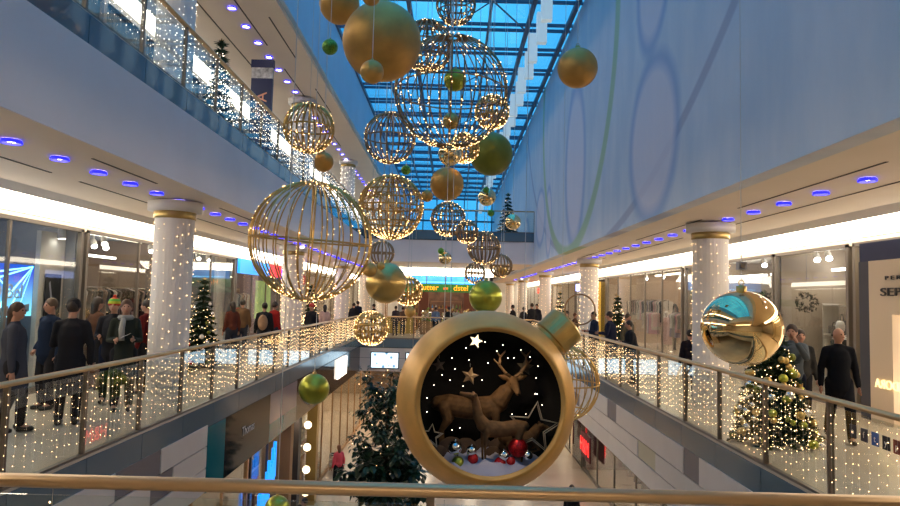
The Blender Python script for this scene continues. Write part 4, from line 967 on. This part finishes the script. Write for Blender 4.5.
# ================================================================== THE REINDEER BAUBLE
GY = 11.4; gc = place(485, 399.5, GY); R = 87.5*scale_at(GY); RO = R*.775
gb = thing('giant_bauble', 'giant champagne gold bauble opened at the front on a reindeer scene', 'giant bauble', gc)
view = (Vector((0,0,EYE)) - gc).normalized()           # the opening faces the near gallery
axis = Vector((.05, -1, .10)).normalized()
th0 = math.asin(.765); prof = []
for i in range(30):
    th = th0 + (PI - th0)*i/29; prof.append((R*math.sin(th) + (.0005 if i == 29 else 0), R*math.cos(th)))
rim = [(R*.735, R*.60), (R*.745, R*.64), (R*.765, R*.644)]
MB().lathe(rim + prof, 72, axis=axis).build('shell', M['shellgold'], gb, smooth=True)
th1 = math.asin(.775*1.0); prof = [(R*.735, R*.60)]
for i in range(20):
    th = 1.0 + (PI - 1.0)*i/19; prof.append((R*.93*math.sin(th), R*.93*math.cos(th)))
prof[1] = (R*.78, R*.52)
MB().lathe(prof, 64, axis=axis).build('lining', M['liner'], gb, smooth=True)
g = MB(); rnd = random.Random(4)
q = Vector((0,0,1)).rotation_difference(axis).to_matrix()
STARS = [(466,348),(452,358),(478,347),(497,351),(450,380),(427,398),(441,398),(427,412),(452,430),(463,386),(508,358),(514,358),(521,350),(538,366),(536,378),(537,394),(512,414),(535,394),(519,395),(494,393),(526,414),(469,360),(442,375),(530,357),(460,428),(485,342),(488,363),(542,405),(447,415),(520,372),(503,345),(434,385),(455,369),(482,380)]
for (px, py) in STARS:
    p = place(px, py, GY+.75) - gc
    if p.length < R*.9: g.octa(p, .0075)
g.build('star_lights', bulb('diorama_star', (1,.85,.7), 9), gb, kind='stuff')
# cap and ring at upper right
ca = Vector((.72, 0.12, .66)).normalized()
MB().lathe([(R*.20, R*.93), (R*.20, R*1.02), (R*.235, R*1.03), (R*.235, R*1.28), (R*.19, R*1.31), (.001, R*1.31)], 36, axis=ca).build('cap', M['goldsatin'], gb, smooth=False)
rc = place(580, 309.5, GY) - gc; rr = 15*scale_at(GY)
MB().tube([rc + Vector((rr*math.cos(2*PI*i/30), .0, rr*math.sin(2*PI*i/30))) for i in range(30)], .014, 6, closed=True).build('hanging_ring', M['bronzewire'], gb, smooth=True)
for i, (px, py) in enumerate(((444, 330), (450, 328), (524, 322))):
    p = place(px, py, GY) - gc; MB().cyl((p.x, 0, R*.8), (p.x, 0, ZT-.1-gc.z), .006, n=5).build('cable', M['wcable'], gb)
la = bpy.data.lights.new('diorama_spot', 'SPOT'); la.energy = 16; la.color = (1,.78,.5); la.spot_size = 1.9; la.spot_blend = .6; la.shadow_soft_size = .08
lo = bpy.data.objects.new('diorama_spot', la); C.objects.link(lo); lo.location = gc + Vector((.1, -.55, R*.62)); lo.rotation_euler = (.55, 0, 0)
# snow floor
FL = -R*.60
def lumpy(name, m, rr, z0, par):
    g = MB(); n = 36; k = 14; rnd = random.Random(8); vs = [(0,0,z0+.06)]; fs = []
    for i in range(1, k+1):
        for j in range(n):
            a = 2*PI*j/n; r_ = rr*i/k; x, y = r_*math.cos(a), r_*math.sin(a)
            h_ = .05*math.sin(x*9+1)*math.cos(y*8) + .03*math.sin(x*23+y*17) + .04*rnd.random()
            vs.append((x, y, z0 + h_*(1 if i < k else 0) - .11*(i/k)**4))
    for j in range(n): fs.append((0, 1+j, 1+(j+1)%n))
    for i in range(k-1):
        for j in range(n): fs.append((1+i*n+j, 1+(i+1)*n+j, 1+(i+1)*n+(j+1)%n, 1+i*n+(j+1)%n))
    g.add(vs, fs); return g.build(name, m, par, smooth=True)
lumpy('snow_bed', M['snow'], R*.67, FL, gb)
g = MB()
for (a_, b_, r_) in ((-.55,.1,.20), (-.3,.25,.17), (.0,.3,.16), (.3,.15,.2), (.6,.05,.17), (-.75,-.1,.12), (.15,-.05,.12)): g.ell((a_, b_, FL-.02), (r_*1.3, r_*1.1, r_*1.35), 12, 8)
g.build('brown_mounds', col('brown_mound', (.10,.06,.04), .9, bump=.5, bscale=20), gb, smooth=True)
def loc_in(px, py, dy): return place(px, py, GY+dy)
floorz = gc.z + FL

# lofted animals
def fuse(parts, name, mats, parent, voxel=.012, smooth=4, extra=None, label=None):
    g = MB()
    for p in parts: p(g)
    me = g.mesh(name); tmp = bpy.data.objects.new('tmp', me); C.objects.link(tmp)
    md = tmp.modifiers.new('r', 'REMESH'); md.mode = 'VOXEL'; md.voxel_size = voxel
    sm = tmp.modifiers.new('s', 'SMOOTH'); sm.iterations = smooth; sm.factor = .5
    dg = bpy.context.evaluated_depsgraph_get(); out = bpy.data.meshes.new_from_object(tmp.evaluated_get(dg)); bpy.data.objects.remove(tmp); bpy.data.meshes.remove(me)
    if extra:
        b2 = MB(); extra(b2); n = len(out.vertices); vs = [v.co[:] for v in out.vertices] + b2.v; fs = [tuple(p.vertices) for p in out.polygons] + [tuple(i+n for i in f) for f in b2.f]
        out = bpy.data.meshes.new(name); out.from_pydata(vs, [], fs)
    out.name = name; out.materials.clear()
    for m in (mats if isinstance(mats, list) else [mats]): out.materials.append(m)
    out.polygons.foreach_set('use_smooth', [True]*len(out.polygons)); out.update()
    o = bpy.data.objects.new(name, out); C.objects.link(o)
    if parent is not None: o.parent = parent
    if label: o['label'] = label
    return o
def limb(pts, rs, n=10, flat=1.0):
    def f(g):
        g.tube(pts, rs, n, flat=flat); g.ell(pts[0], rs[0]*.98, 10, 6); g.ell(pts[-1], rs[-1]*.98, 10, 6)
    return f
def deer(loc, rz, s, label, antlers, head_dir=(.3,.9,-.1), neck_up=1.0, name='reindeer_figure', lying=False):
    """faces local +y ; shoulder height 1 at s = 1"""
    t = thing(name, label, 'deer figure', loc, rz); V = Vector
    sc = lambda p: V(p)*s
    legz = 0 if not lying else .42
    P = []
    P.append(limb([sc(p) for p in ((0,-.62,.86-legz), (0,-.45,.84-legz), (0,-.1,.80-legz), (0,.22,.82-legz), (0,.42,.90-legz))], [.13*s,.185*s,.18*s,.20*s,.14*s], 14))
    nk = [sc(p) for p in ((0,.38,.92-legz), (0,.52,1.12-legz), (0,.58,1.30*neck_up-legz), (0,.62,1.42*neck_up-legz))]
    P.append(limb(nk, [.17*s,.125*s,.098*s,.082*s], 12))
    hd = V(head_dir).normalized(); h0 = nk[-1]
    P.append(limb([h0, h0 + hd*.12*s, h0 + hd*.25*s, h0 + hd*.33*s], [.088*s,.08*s,.055*s,.045*s], 12))
    if not lying:
        for sx in (-1, 1):
            P.append(limb([sc((sx*.10,.34,.80)), sc((sx*.11,.36,.62)), sc((sx*.11,.37,.42)), sc((sx*.11,.36,.08)), sc((sx*.11,.39,.02))], [.085*s,.06*s,.036*s,.026*s,.032*s], 8))
            P.append(limb([sc((sx*.11,-.50,.82)), sc((sx*.12,-.44,.60)), sc((sx*.12,-.56,.40)), sc((sx*.12,-.53,.10)), sc((sx*.12,-.49,.02))], [.115*s,.085*s,.04*s,.028*s,.034*s], 8))
    else:
        for sx in (-1, 1):
            P.append(limb([sc((sx*.12,.3,.28)), sc((sx*.16,.5,.08)), sc((sx*.12,.25,.04))], [.07*s,.045*s,.03*s], 8))
            P.append(limb([sc((sx*.12,-.45,.30)), sc((sx*.2,-.2,.12)), sc((sx*.18,-.5,.05)), sc((sx*.18,-.2,.04))], [.11*s,.07*s,.04*s,.03*s], 8))
    P.append(limb([sc((0,-.62,.92-legz)), sc((0,-.74,.86-legz))], [.05*s,.025*s], 8))
    side = hd.cross(V((0,0,1))).normalized()
    for sx in (-1, 1):
        e0 = h0 + side*sx*.06*s + V((0,0,.03*s)); e1 = e0 + side*sx*.19*s + V((0,0,.06*s))
        P.append(limb([e0, e0.lerp(e1,.5), e1], [.03*s,.05*s,.012*s], 8))
    fuse(P, 'body', M['fur'], t, voxel=.014 if s > .6 else .01, smooth=3)
    if antlers:
        for sx in (-1, 1):
            b = h0 + side*sx*.035*s + V((0,0,.06*s)); g = MB()
            o_ = side*sx; u = V((0,0,1))
            pts = [b, b + o_*.10*s + u*.08*s, b + o_*.20*s + u*.20*s, b + o_*.19*s + u*.34*s, b + o_*.10*s + u*.42*s]
            g.tube(pts, [.030*s,.025*s,.022*s,.017*s,.007*s], 7)
            for (i, d) in ((1, hd*.13+u*.06), (2, o_*.10+u*.10), (3, o_*.08+u*.10), (2, hd*.08+u*.12), (3, -o_*.09+u*.10)): g.tube([pts[i], pts[i]+d*s], [.018*s,.006*s], 6)
            g.build('antler', M['antler'], t, smooth=True)
    for sx in (-1, 1): MB().ell(h0 + hd*.12*s + side*sx*.070*s + V((0,0,.02*s)), .012*s, 8, 6).build('eye', M['eye'], t, smooth=True)
    MB().ell(h0 + hd*.365*s, .022*s, 8, 6).build('nose', M['eye'], t, smooth=True)
    return t
px2 = scale_at(GY)
p = loc_in(480, 445, .25); deer((p.x-.10, GY+.32, floorz-.14), -PI/2-.12, 1.05, 'standing stag figure with antlers, largest of the deer in the bauble', True, head_dir=(.85,.30,-.5), neck_up=.90)
p = loc_in(489, 455, -.3); deer((p.x+.15, GY-.42, floorz-.07), PI/2+.25, .70, 'smaller doe figure in front of the stag, looking up', False, head_dir=(.1,.85,.22), neck_up=1.10)
p = loc_in(519, 440, .3); deer((p.x+.02, GY+.05, floorz+.02), -PI/2+.4, .60, 'lying deer figure half hidden behind the outlined star', False, lying=True, neck_up=.8, head_dir=(.2,.9,-.3))
# stars
def star_pts(r, k=.45, rot=0): return [((r if i % 2 == 0 else r*k)*math.sin(PI*i/5+rot), (r if i % 2 == 0 else r*k)*math.cos(PI*i/5+rot)) for i in range(10)]
def star_outline(px, py, rp, dy, label, rot=0, wr=.012, hang=True):
    c = loc_in(px, py, dy); r = rp*scale_at(GY+dy); t = thing('outline_star', label, 'star decoration', c)
    P = [Vector((a, 0, b)) for a, b in star_pts(r, .45, rot)]
    MB().tube([p for p in P], wr, 6, closed=True).tube([p*.9+Vector((0,.06,0)) for p in P], wr*.8, 6, closed=True).build('frame', col('star_frame', (.6,.5,.38), .4), t)
    g = MB()
    for i in range(10): 
        a, b = P[i], P[(i+1)%10]
        for k in range(1): g.octa(a.lerp(b, .5), .008)
    g.build('fairy_lights', M['bulb'], t, kind='stuff')
def star_solid(px, py, rp, dy, label, m, rot=0):
    c = loc_in(px, py, dy); r = rp*scale_at(GY+dy); t = thing('hanging_star', label, 'star decoration', c); P = star_pts(r, .45, rot)
    g = MB(); vs = [(a, 0, b) for a, b in P] + [(0,-r*.3,0), (0,r*.3,0)]; fs = []
    for i in range(10): j = (i+1)%10; fs += [(i, j, 10), (j, i, 11)]
    g.add(vs, fs); g.build('star', m, t)
    MB().cyl((0,0,r*.95), (0,0,R*.78 - (c.z-gc.z) if False else r*1.4), .003, n=4).build('thread', M['thinwire'], t)
star_outline(534, 428, 26, -.25, 'large outlined star with fairy lights right of the deer', rot=.12)
star_outline(431, 436, 12, -.3, 'small outlined star left of the deer', rot=.1)
star_solid(470, 376, 9, .1, 'brown star left of the stag antlers', col('brown_star', (.30,.2,.12), .4), .2)
star_solid(439, 365, 7, .3, 'dim star at the upper left inside the bauble', col('dim_star', (.16,.12,.10), .5), -.2)
star_solid(476, 341, 7, -.45, 'bright cream star at the top of the opening', mat('cream_star', (.8,.65,.4), .4, emit=(1,.8,.5), es=1.0), .3)
star_solid(525, 367, 9, .4, 'dark star right of the antlers', col('dark_star', (.14,.11,.08), .4), .1)
def small_ball(px, py, rp, m, label, dy=-.55):
    c = loc_in(px, py-1.5, dy); r = 1.12*rp*scale_at(GY+dy); t = thing('bauble', label, 'bauble', c)
    MB().ell((0,0,0), r, 20, 12).build('shell', M[m], t, smooth=True); MB().lathe([(r*.2, r*.97),(r*.2, r*1.2),(.001, r*1.22)], 8).build('cap', M['silver'], t)
small_ball(455, 449, 6.2, 'silver', 'silver ball in the snow at the left of the deer')
small_ball(458, 464, 5.6, 'greenchrome', 'green ball in the snow, lowest of the scene')
small_ball(471.5, 452, 4.8, 'silver', 'small silver ball in the snow beside the doe legs')
small_ball(473, 460, 4.8, 'red', 'red ball in the snow left of the doe legs')
small_ball(504, 457, 5, 'silver', 'silver ball in the snow right of the doe')
small_ball(500, 464.5, 5.2, 'red', 'red ball in the snow right of the doe')
small_ball(518, 449, 8.5, 'redglit', 'large glittering red ball in front of the lying deer', -.4)
small_ball(528, 457, 4.3, 'silver', 'small silver ball at the right end of the snow')
small_ball(511, 463, 4, 'red', 'small red ball next to the large glittering red one')
# social stickers on the right glass
for i, (px, c_, ch) in enumerate(((850, (.02,.02,.03), 'o'), (861, (.03,.03,.06), 'f'), (872, (.03,.10,.35), 't'), (883, (.02,.02,.03), 'y'), (894, (.22,.03,.02), 'p'))):
    p = atX(px, 431 + (px-850)*.37, XR-.0)
    t = thing('square_sticker', ('black', 'dark grey', 'blue', 'black', 'dark red')[i] + ' square icon sticker on the right glass, %s in the row' % ('first', 'second', 'third', 'fourth', 'last')[i], 'sticker', p)
    MB().box(.03, .034, -.055, .055, -.065, .065).build('sheet', col('sticker_%d' % i, c_, .4), t); text(ch, .09, MW, (.025, 0, 0), (PI/2, 0, -PI/2), t, extrude=.001)
# banner on the upper gallery
p = atY(262, 90, 19.5)
t = thing('banner', 'tall dark blue banner with vertical letters on the upper left gallery', 'banner', (p.x, 19.5, ZU)); 
MB().box(-.32, .32, -.06, .06, 0, 3.05).build('lower_board', mat('banner_blue', (.01,.02,.09), .4), t); MB().box(-.32, .32, -.06, .06, 3.05, 3.38).build('picture_band', mat('banner_picture', (.5,.5,.5), .4, noise=.6, nscale=8), t); MB().box(-.34, .34, -.07, .07, 3.38, 3.62).build('top_board', bpy.data.materials['banner_blue'], t)
text('SPA', .46, mat('copper_letters', (.85,.42,.28), .5), (.03, -.075, 2.25), (PI/2, -PI/2, 0), t, name='lettering')
# ================================================================== PEOPLE
def person(x, y, z, h, yaw, label, top=(.03,.03,.04), legs=(.03,.035,.05), hair=(.03,.02,.015), arms=('down','down'), stride=.0, coat=.95, hat=None, scarf=None, bag=None, female=False, hairlen=0, bald=False, shirt=None, lod=1.0, look=0.0, phone=False, lean=0.0, backpack=None, sit=False):
    s = h/1.75; t = thing('person', label, 'person', (x, y, z), yaw); V = Vector
    rnd = random.Random(int((x*13+y*7)*10))
    A = [V((0,0,0))]
    hw = .10; hip = .92; k = .92 if female else 1.0
    # joints; the figure faces +y
    lx = lambda sx: sx*hw
    feet = {-1: stride, 1: -stride}
    def leg(sx):
        f = feet[sx]; hp = V((lx(sx), 0, hip)); an = V((lx(sx)*1.05, f*.95, .085 + max(0, -f)*.18)); kn = hp.lerp(an, .5) + V((0, .05 + abs(f)*.12, .01))
        return hp, kn, an
    ln = V((0, lean, 0))
    sh = {sx: V((sx*.172*k, .0, 1.405)) + ln*.9 for sx in (-1, 1)}
    def arm(sx, mode):
        S = sh[sx]
        if mode == 'down': E = S + V((sx*.07, -.03, -.29)); W = E + V((sx*.02, .06, -.25))
        elif mode == 'pocket': E = S + V((sx*.10, -.08, -.28)); W = E + V((-sx*.07, .16, -.17))
        elif mode == 'front': E = S + V((sx*.06, .03, -.29)); W = E + V((-sx*.08, .23, .02))
        elif mode == 'phone': E = S + V((sx*.06, .20, -.16)); W = E + V((-sx*.10, .12, .22))
        elif mode == 'bag': E = S + V((sx*.08, .0, -.29)); W = E + V((0, .02, -.25))
        return S, E, W
    AR = {sx: arm(sx, arms[0 if sx < 0 else 1]) for sx in (-1, 1)}
    hc = V((0, .02, 1.635)) + ln*1.1; hr = Matrix.Rotation(look, 3, 'Z')
    vox = .016*lod
    sc = lambda v: v*s
    def tl(pts, rs, n=12, flat=1.0): return limb([sc(p) for p in pts], [r*s for r in rs], n, flat)
    body = []
    body.append(lambda g: g.ell(sc(hc), (.075*s, .092*s, .115*s), 18, 12, rot=hr))
    body.append(lambda g: g.ell(sc(hc + hr @ V((0,.025,-.055))), (.052*s,.058*s,.055*s), 12, 8, rot=hr))         # jaw
    body.append(tl([hc + hr @ V((0,.088,.012)), hc + hr @ V((0,.108,-.025))], [.011,.016], 8))                     # nose
    for sx in (-1, 1): body.append(lambda g, sx=sx: g.ell(sc(hc + hr @ V((sx*.077,-.005,-.01))), (.012*s,.022*s,.032*s), 8, 6, rot=hr))
    body.append(tl([V((0,-.01,1.40))+ln*.9, hc - V((0,.03,.08))], [.062,.052]))
    body.append(tl([V((0,0,.92)), V((0,.01,1.1))+ln*.4, V((0,.0,1.28))+ln*.8, V((0,-.005,1.40))+ln*.9], [.12,.115,.135,.09], 14))
    body.append(tl([sh[-1], sh[1]], [.055,.055]))
    for sx in (-1, 1):
        S, E, W = AR[sx]; body.append(tl([S, E, W], [.05,.04,.028])); d = (W-E).normalized()
        body.append(tl([W, W+d*.05, W+d*.09], [.028,.036,.032], 10, .6))
        a, b, c = leg(sx); body.append(tl([a, b, c], [.085,.058,.042])); body.append(tl([c, V((c.x, c.y+.12, c.z-.045))], [.04,.032]))
    def fingers(g):
        for sx in (-1, 1):
            S, E, W = AR[sx]; d = (W-E).normalized(); side = d.cross(V((sx,0,0))); side = side.normalized() if side.length > .1 else V((0,1,0)); nrm = side.cross(d)
            for i, L in enumerate((.062,.072,.068,.052)):
                p0 = W + d*.085 + side*(-.027+.018*i); p1 = p0 + d*L*.5 + nrm*.006; p2 = p1 + d*L*.4 - nrm*.012*sx
                g.tube([sc(p0 - d*.02), sc(p1), sc(p2)], [.0085*s,.0078*s,.006*s], 6)
            p0 = W + d*.03 + side*.032; g.tube([sc(p0 - side*.01), sc(p0+side*.022+d*.025), sc(p0+side*.026+d*.055)], [.011*s,.0095*s,.007*s], 6)
    fuse(body, 'body', M['skin'], t, voxel=.014*lod, smooth=2, extra=fingers if lod < 1.8 else None)
    # trousers
    T = []
    for sx in (-1, 1):
        a, b, c = leg(sx); T.append(tl([a + V((0,0,.0)), b, c + V((0,0,.03))], [.105,.078,.062]))
    T.append(tl([V((0,0,.90)), V((0,0,1.02))], [.145,.14], 14))
    fuse(T, 'trousers', col('cloth_%.3f_%.3f_%.3f' % legs, legs, .85), t, voxel=.018*lod, smooth=2)
    for sx in (-1, 1):
        a, b, c = leg(sx); f = [tl([c + V((0,-.03,.0)), V((c.x, c.y-.02, c.z-.04)), V((c.x, c.y+.14, c.z-.048))], [.052,.048,.036])]
        fuse(f, 'shoe', M['black'], t, voxel=.014*lod, smooth=2)
    # coat
    K = []; hem = coat
    K.append(tl([V((0,0,hem)), V((0,0,hem+.04)), V((0,.005,1.08))+ln*.4, V((0,.0,1.26))+ln*.8, V((0,-.005,1.39))+ln*.9, V((0,-.005,1.46))+ln*.9], [.175*k if hem > .7 else .2, .178*k if hem > .7 else .2, .155*k, .17*k, .145*k, .075], 18))
    K.append(tl([sh[-1], V((0,-.01,1.44))+ln*.9, sh[1]], [.062,.066,.062]))
    for sx in (-1, 1): 
        S, E, W = AR[sx]; K.append(tl([S, E, W - (W-E).normalized()*.0], [.066,.055,.045]))
    cm = col('cloth_%.3f_%.3f_%.3f' % top, top, .85)
    fuse(K, 'coat', cm, t, voxel=.018*lod, smooth=3)
    if shirt:
        g = MB(); g.add([sc(V((-.05,.155*k,1.40))+ln*.9), sc(V((.05,.155*k,1.40))+ln*.9), sc(V((.03,.185*k,1.12))+ln*.6), sc(V((-.03,.185*k,1.12))+ln*.6), sc(V((0,.10,1.47))+ln*.9)], [(0,3,2,1), (0,1,4)]); g.build('shirt_front', col('shirt_%.2f' % shirt[0], shirt), t)
    # hair or hat
    hm = col('hair_%.3f_%.3f' % (hair[0], hair[1]), hair, .6)
    if not bald:
        Hh = [lambda g: g.ell(sc(hc + hr @ V((0,-.018,.03))), (.089*s,.101*s,.108*s), 18, 12, rot=hr)]
        if hairlen: Hh.append(tl([hc + hr @ V((0,-.06,.0)), hc + hr @ V((0,-.075,-.12-hairlen*.3))], [.08,.06]))
        fuse(Hh, 'hair', hm, t, voxel=.014*lod, smooth=1)
    else:
        g = MB(); g.tube([sc(hc + hr @ V((.078*math.sin(a), -.015-.08*math.cos(a), -.0))) for a in [(-1.4+2.8*i/8) for i in range(9)]], .02*s, 6); g.build('hair', hm, t, smooth=True)
    if hat:
        g = MB(); n = len(hat); prof = [(.094,-.0),(.10,.03),(.094,.07),(.07,.115),(.03,.138),(.001,.142)]
        for i in range(len(prof)-1):
            g.lathe([(prof[i][0]*s, prof[i][1]*s), (prof[i+1][0]*s, prof[i+1][1]*s)], 18, c=sc(hc + V((0,-.01,.01))), mi=i % n)
        if n > 1: g.ell(sc(hc + V((0,-.01,.165))), .03*s, 8, 6, mi=0)
        g.build('beanie', [col('hat_%.2f_%.2f_%.2f' % c, c, .9) for c in hat], t, smooth=True)
    if scarf:
        g = MB(); g.tube([sc(V((.085*math.cos(a), .01+.085*math.sin(a), 1.475)) + ln*.9*s) for a in [2*PI*i/14 for i in range(14)]], .04*s, 8, closed=True); g.tube([sc(V((.03,.10,1.46))), sc(V((.05,.185,1.3))), sc(V((.04,.19,1.12)))], [.04*s,.045*s,.04*s], 8); g.build('scarf', col('scarf_%.2f_%.2f' % scarf[:2], scarf, .9), t, smooth=True)
    for sx in (-1, 1): MB().ell(sc(hc + hr @ V((sx*.030,.085,.018))), .010*s, 8, 6).build('eye', M['eye'], t, smooth=True)
    MB().ell(sc(hc + hr @ V((0,.088,-.055))), (.022*s,.006*s,.006*s), 8, 6, rot=hr).build('mouth', col('lips', (.35,.12,.10)), t, smooth=True)
    mw = t.matrix_basis.to_3x3() if False else Matrix.Rotation(yaw, 3, 'Z')
    def world(v): return mw @ sc(v) + V((x, y, z))
    if phone:
        W = AR[1][2]; q = world(W + V((-.02,.06,.06))); u = thing('phone', 'phone held up by ' + label.split(',')[0], 'phone', q, yaw); MB().box(-.075,.075,-.004,.004,-.035,.035).build('case', M['black'], u); MB().box(-.07,.07,-.006,-.004,-.03,.03).build('display', M['pend'], u)
    if bag:
        c_, side_ = bag; S, E, W = AR[side_]; q = world(V((W.x + side_*.05, W.y+.02, W.z-.32))); u = thing('handbag', 'bag carried by the ' + label.split(',')[0], 'bag', q, yaw)
        MB().prism([(-.06,0),(.06,0),(.045,.24),(-.045,.24)], -.15, .15).build('bag_body', col('bag_%.2f_%.2f' % c_[:2], c_, .5), u); MB().tube([(0,-.1,.24),(0,-.06,.34),(0,.06,.34),(0,.1,.24)], .01, 6).build('handle', col('bag_%.2f_%.2f' % c_[:2], c_, .5), u)
    if backpack:
        q = world(V((0,-.20,1.0))); u = thing('backpack', 'backpack worn by the ' + label.split(',')[0], 'backpack', q, yaw); MB().ell((0,-.04,.18), (.15,.11,.24), 16, 10).build('pack', col('pack_%.2f' % backpack[0], backpack), u, smooth=True); MB().ell((0,-.12,.10), (.10,.06,.12), 12, 8).build('pocket', col('pack_%.2f' % backpack[0], backpack), u, smooth=True)
    return t
def pp(px, hy, Y, yaw, label, z=0.0, **k):
    q = atY(px, hy, Y); h = max(1.5, min(1.92, q.z - z)); return person(q.x, Y, z, h, yaw, label, **k)
BL = (.018,.018,.022); NV = (.010,.014,.032); GY_ = (.06,.065,.08)
pp(17, 303, 9.6, -1.1, 'woman in grey coat at the far left walking right, long brown hair', top=(.05,.055,.075), coat=.62, hair=(.05,.025,.012), female=True, hairlen=.35, stride=.12, look=-.5, arms=('down','bag'), legs=BL)
pp(52, 299, 11.6, 2.7, 'man in dark blue jacket facing the shopper in black', top=(.012,.02,.042), hair=(.08,.05,.03), arms=('down','pocket'), legs=BL, coat=.85, look=.0)
pp(74, 298, 10.3, .3, 'shopper in long black coat and black beanie seen from behind', top=BL, hat=[(.01,.01,.012)], coat=.6, bag=((.20,.09,.04), 1), arms=('front','bag'), legs=BL)
pp(115, 297, 12.4, -2.9, 'man in a striped green yellow and red bobble beanie', top=(.02,.02,.025), hat=[(.5,.05,.03),(.5,.5,.04),(.12,.42,.06)], arms=('front','front'), legs=NV, coat=.8, bag=((.25,.13,.06), -1))
pp(127, 300, 11.6, -2.7, 'woman in dark green coat with grey scarf holding a white paper', top=(.03,.035,.028), scarf=(.30,.30,.28), hair=(.10,.05,.025), female=True, hairlen=.15, arms=('front','front'), coat=.6, legs=BL)
q = atY(124, 336, 11.3); tag(MB().add([(-.09,0,-.05),(.09,-.02,.03),(.08,.1,.05),(-.10,.1,-.03)], [(0,1,2,3)]).build('paper_sheet', MW, loc=(q.x, q.y, q.z)), 'white paper held in front of the woman in dark green', 'paper')
pp(148, 300, 13.6, 1.5, 'person in dark red jacket beside the left column', top=(.09,.012,.012), arms=('down','pocket'), legs=BL, lod=1.4)
pp(98, 296, 14.0, -.6, 'person in brown coat half hidden between shoppers on the left', top=(.10,.05,.03), lod=1.4, female=True, hairlen=.2, legs=BL)
pp(233, 302, 21.0, .8, 'woman in reddish brown jacket before the blue sign shop', top=(.10,.03,.02), lod=1.6, female=True, hairlen=.2)
pp(243, 300, 23.0, 0.4, 'person in tan coat before the blue sign shop', top=(.14,.08,.04), lod=1.8)
pp(265, 303, 20.5, .1, 'person in black with a tan backpack below the green poster', top=BL, backpack=(.30,.17,.09), lod=1.5)
pp(275, 302, 22.0, -.6, 'person in bright red jacket below the green poster', top=(.22,.012,.012), lod=1.6, bag=((.4,.02,.02), -1))
pp(312, 304, 24.0, 2.8, 'person in dark clothes and red hat behind the largest wire globe', top=BL, hat=[(.5,.06,.05)], lod=1.8)
pp(325, 305, 27.5, .4, 'woman in pale pink jacket with a red bag', top=(.50,.33,.30), female=True, hair=(.02,.015,.012), hairlen=.2, bag=((.4,.03,.03), 1), lod=1.6)
pp(354, 303, 34.8, .2, 'person in black by the third left column', top=BL, lod=2)
pp(358, 301, 36.5, -.3, 'person in dark blue behind the large satin gold ball', top=NV, lod=2)
pp(374, 304, 33.0+2.5, 1.2, 'person in black near the far left balustrade corner', top=BL, lod=2)
pp(396, 306, 35.8, .5, 'person in dark coat left of the market stall', top=(.05,.04,.05), lod=2)
pp(403, 307, 36.9, -.5, 'person in brown coat in front of the market', top=(.12,.07,.05), lod=2)
pp(436, 307, 37.0, .0, 'person in blue jacket in front of the market pillars', top=(.12,.2,.35), lod=2)
pp(449, 307, 35.2, .6, 'person in black between the market tables', top=BL, lod=2)
pp(457, 308, 36.5, 2.9, 'person in light jacket by the right market table', top=(.4,.38,.35), lod=2)
# right gallery
pp(594, 312, 21.6, 1.9, 'man in dark suit with white shirt beside the second right column', top=(.02,.025,.05), shirt=(.7,.68,.7), hair=(.03,.02,.015), arms=('front','front'), coat=.8, look=.2)
pp(612, 312, 19.6, 1.1, 'man in navy jacket leaning at the right balustrade', top=(.015,.018,.04), lean=.06, arms=('front','front'), coat=.8)
pp(634, 321, 17.4, 1.6, 'dark haired person in black leaning low over the right balustrade', top=BL, lean=.12, arms=('front','front'), coat=.8, hair=(.015,.01,.01))
pp(628, 314, 20.4, -2.6, 'person in olive jacket behind the three at the right balustrade', top=(.08,.07,.05), lod=1.4, hair=(.06,.04,.02))
pp(567, 311, 27.5, 2.0, 'man in black jacket with white shirt inside the brass ring', top=BL, shirt=(.6,.55,.5), arms=('front','front'), lod=1.4)
pp(575, 313, 29.0, -2.0, 'person in brown by the brass ring', top=(.06,.03,.02), lod=1.6, hair=(.12,.04,.02))
pp(513, 305, 34.6, 1.0, 'person in black far along the right gallery', top=BL, lod=2)
pp(522, 307, 36.2, -.8, 'person in dark grey leaning at the far right balustrade', top=(.04,.04,.045), lod=2, lean=.15)
pp(532, 303, 35.5, .5, 'person in black jacket between far right columns', top=BL, lod=2)
pp(537, 304, 36.8, 2.5, 'person in dark coat between far right columns, second from the left', top=(.02,.02,.03), lod=2)
pp(690, 330, 15.0, .0, 'person in dark coat left of the right column', top=(.02,.015,.02), lod=1.4, legs=BL)
pp(792, 325, 11.0, 2.5, 'person photographing with raised arms behind the decorated fir', top=(.10,.12,.14), arms=('phone','phone'), phone=True, legs=NV, coat=.9, hair=(.04,.02,.015))
pp(800, 330, 11.9, 2.9, 'person in dark coat behind the photographer', top=(.03,.03,.03), lod=1.4, legs=BL)
pp(838, 328, 10.6, PI-.25, 'bald man in open dark jacket walking on the right gallery', top=(.006,.007,.011), legs=(.008,.009,.014), bald=True, hair=(.06,.05,.045), stride=.22, coat=.78, arms=('down','down'), look=.5)
# ground floor
q = atY(341, 438, 27); person(q.x, 26.6, ZG, 1.68, .6, 'person in bright pink jacket walking on the ground floor', top=(.75,.10,.14), legs=BL, hair=(.25,.10,.05), female=True, hairlen=.1, stride=.12, lod=1.4)
for (px, hy, Y, c_, lb) in ((306, 470, 19.4, BL, 'person in black on the ground floor below the globe lamps'), (322, 489, 18.5, NV, 'person in navy on the ground floor beside the ficus'), (300, 486, 18.8, (.05,.04,.05), 'person in charcoal low on the ground floor left'), (328, 487, 17.5, (.30,.14,.22), 'person in mauve coat on the ground floor'), (343, 488, 18.2, BL, 'person in black low on the ground floor by the ficus'), (572, 470, 21.5, BL, 'person in black on the ground floor at the right')):
    q = atY(px, hy, Y); person(q.x, Y, ZG, 1.75, .5*(px % 7), lb, top=c_, lod=1.7)
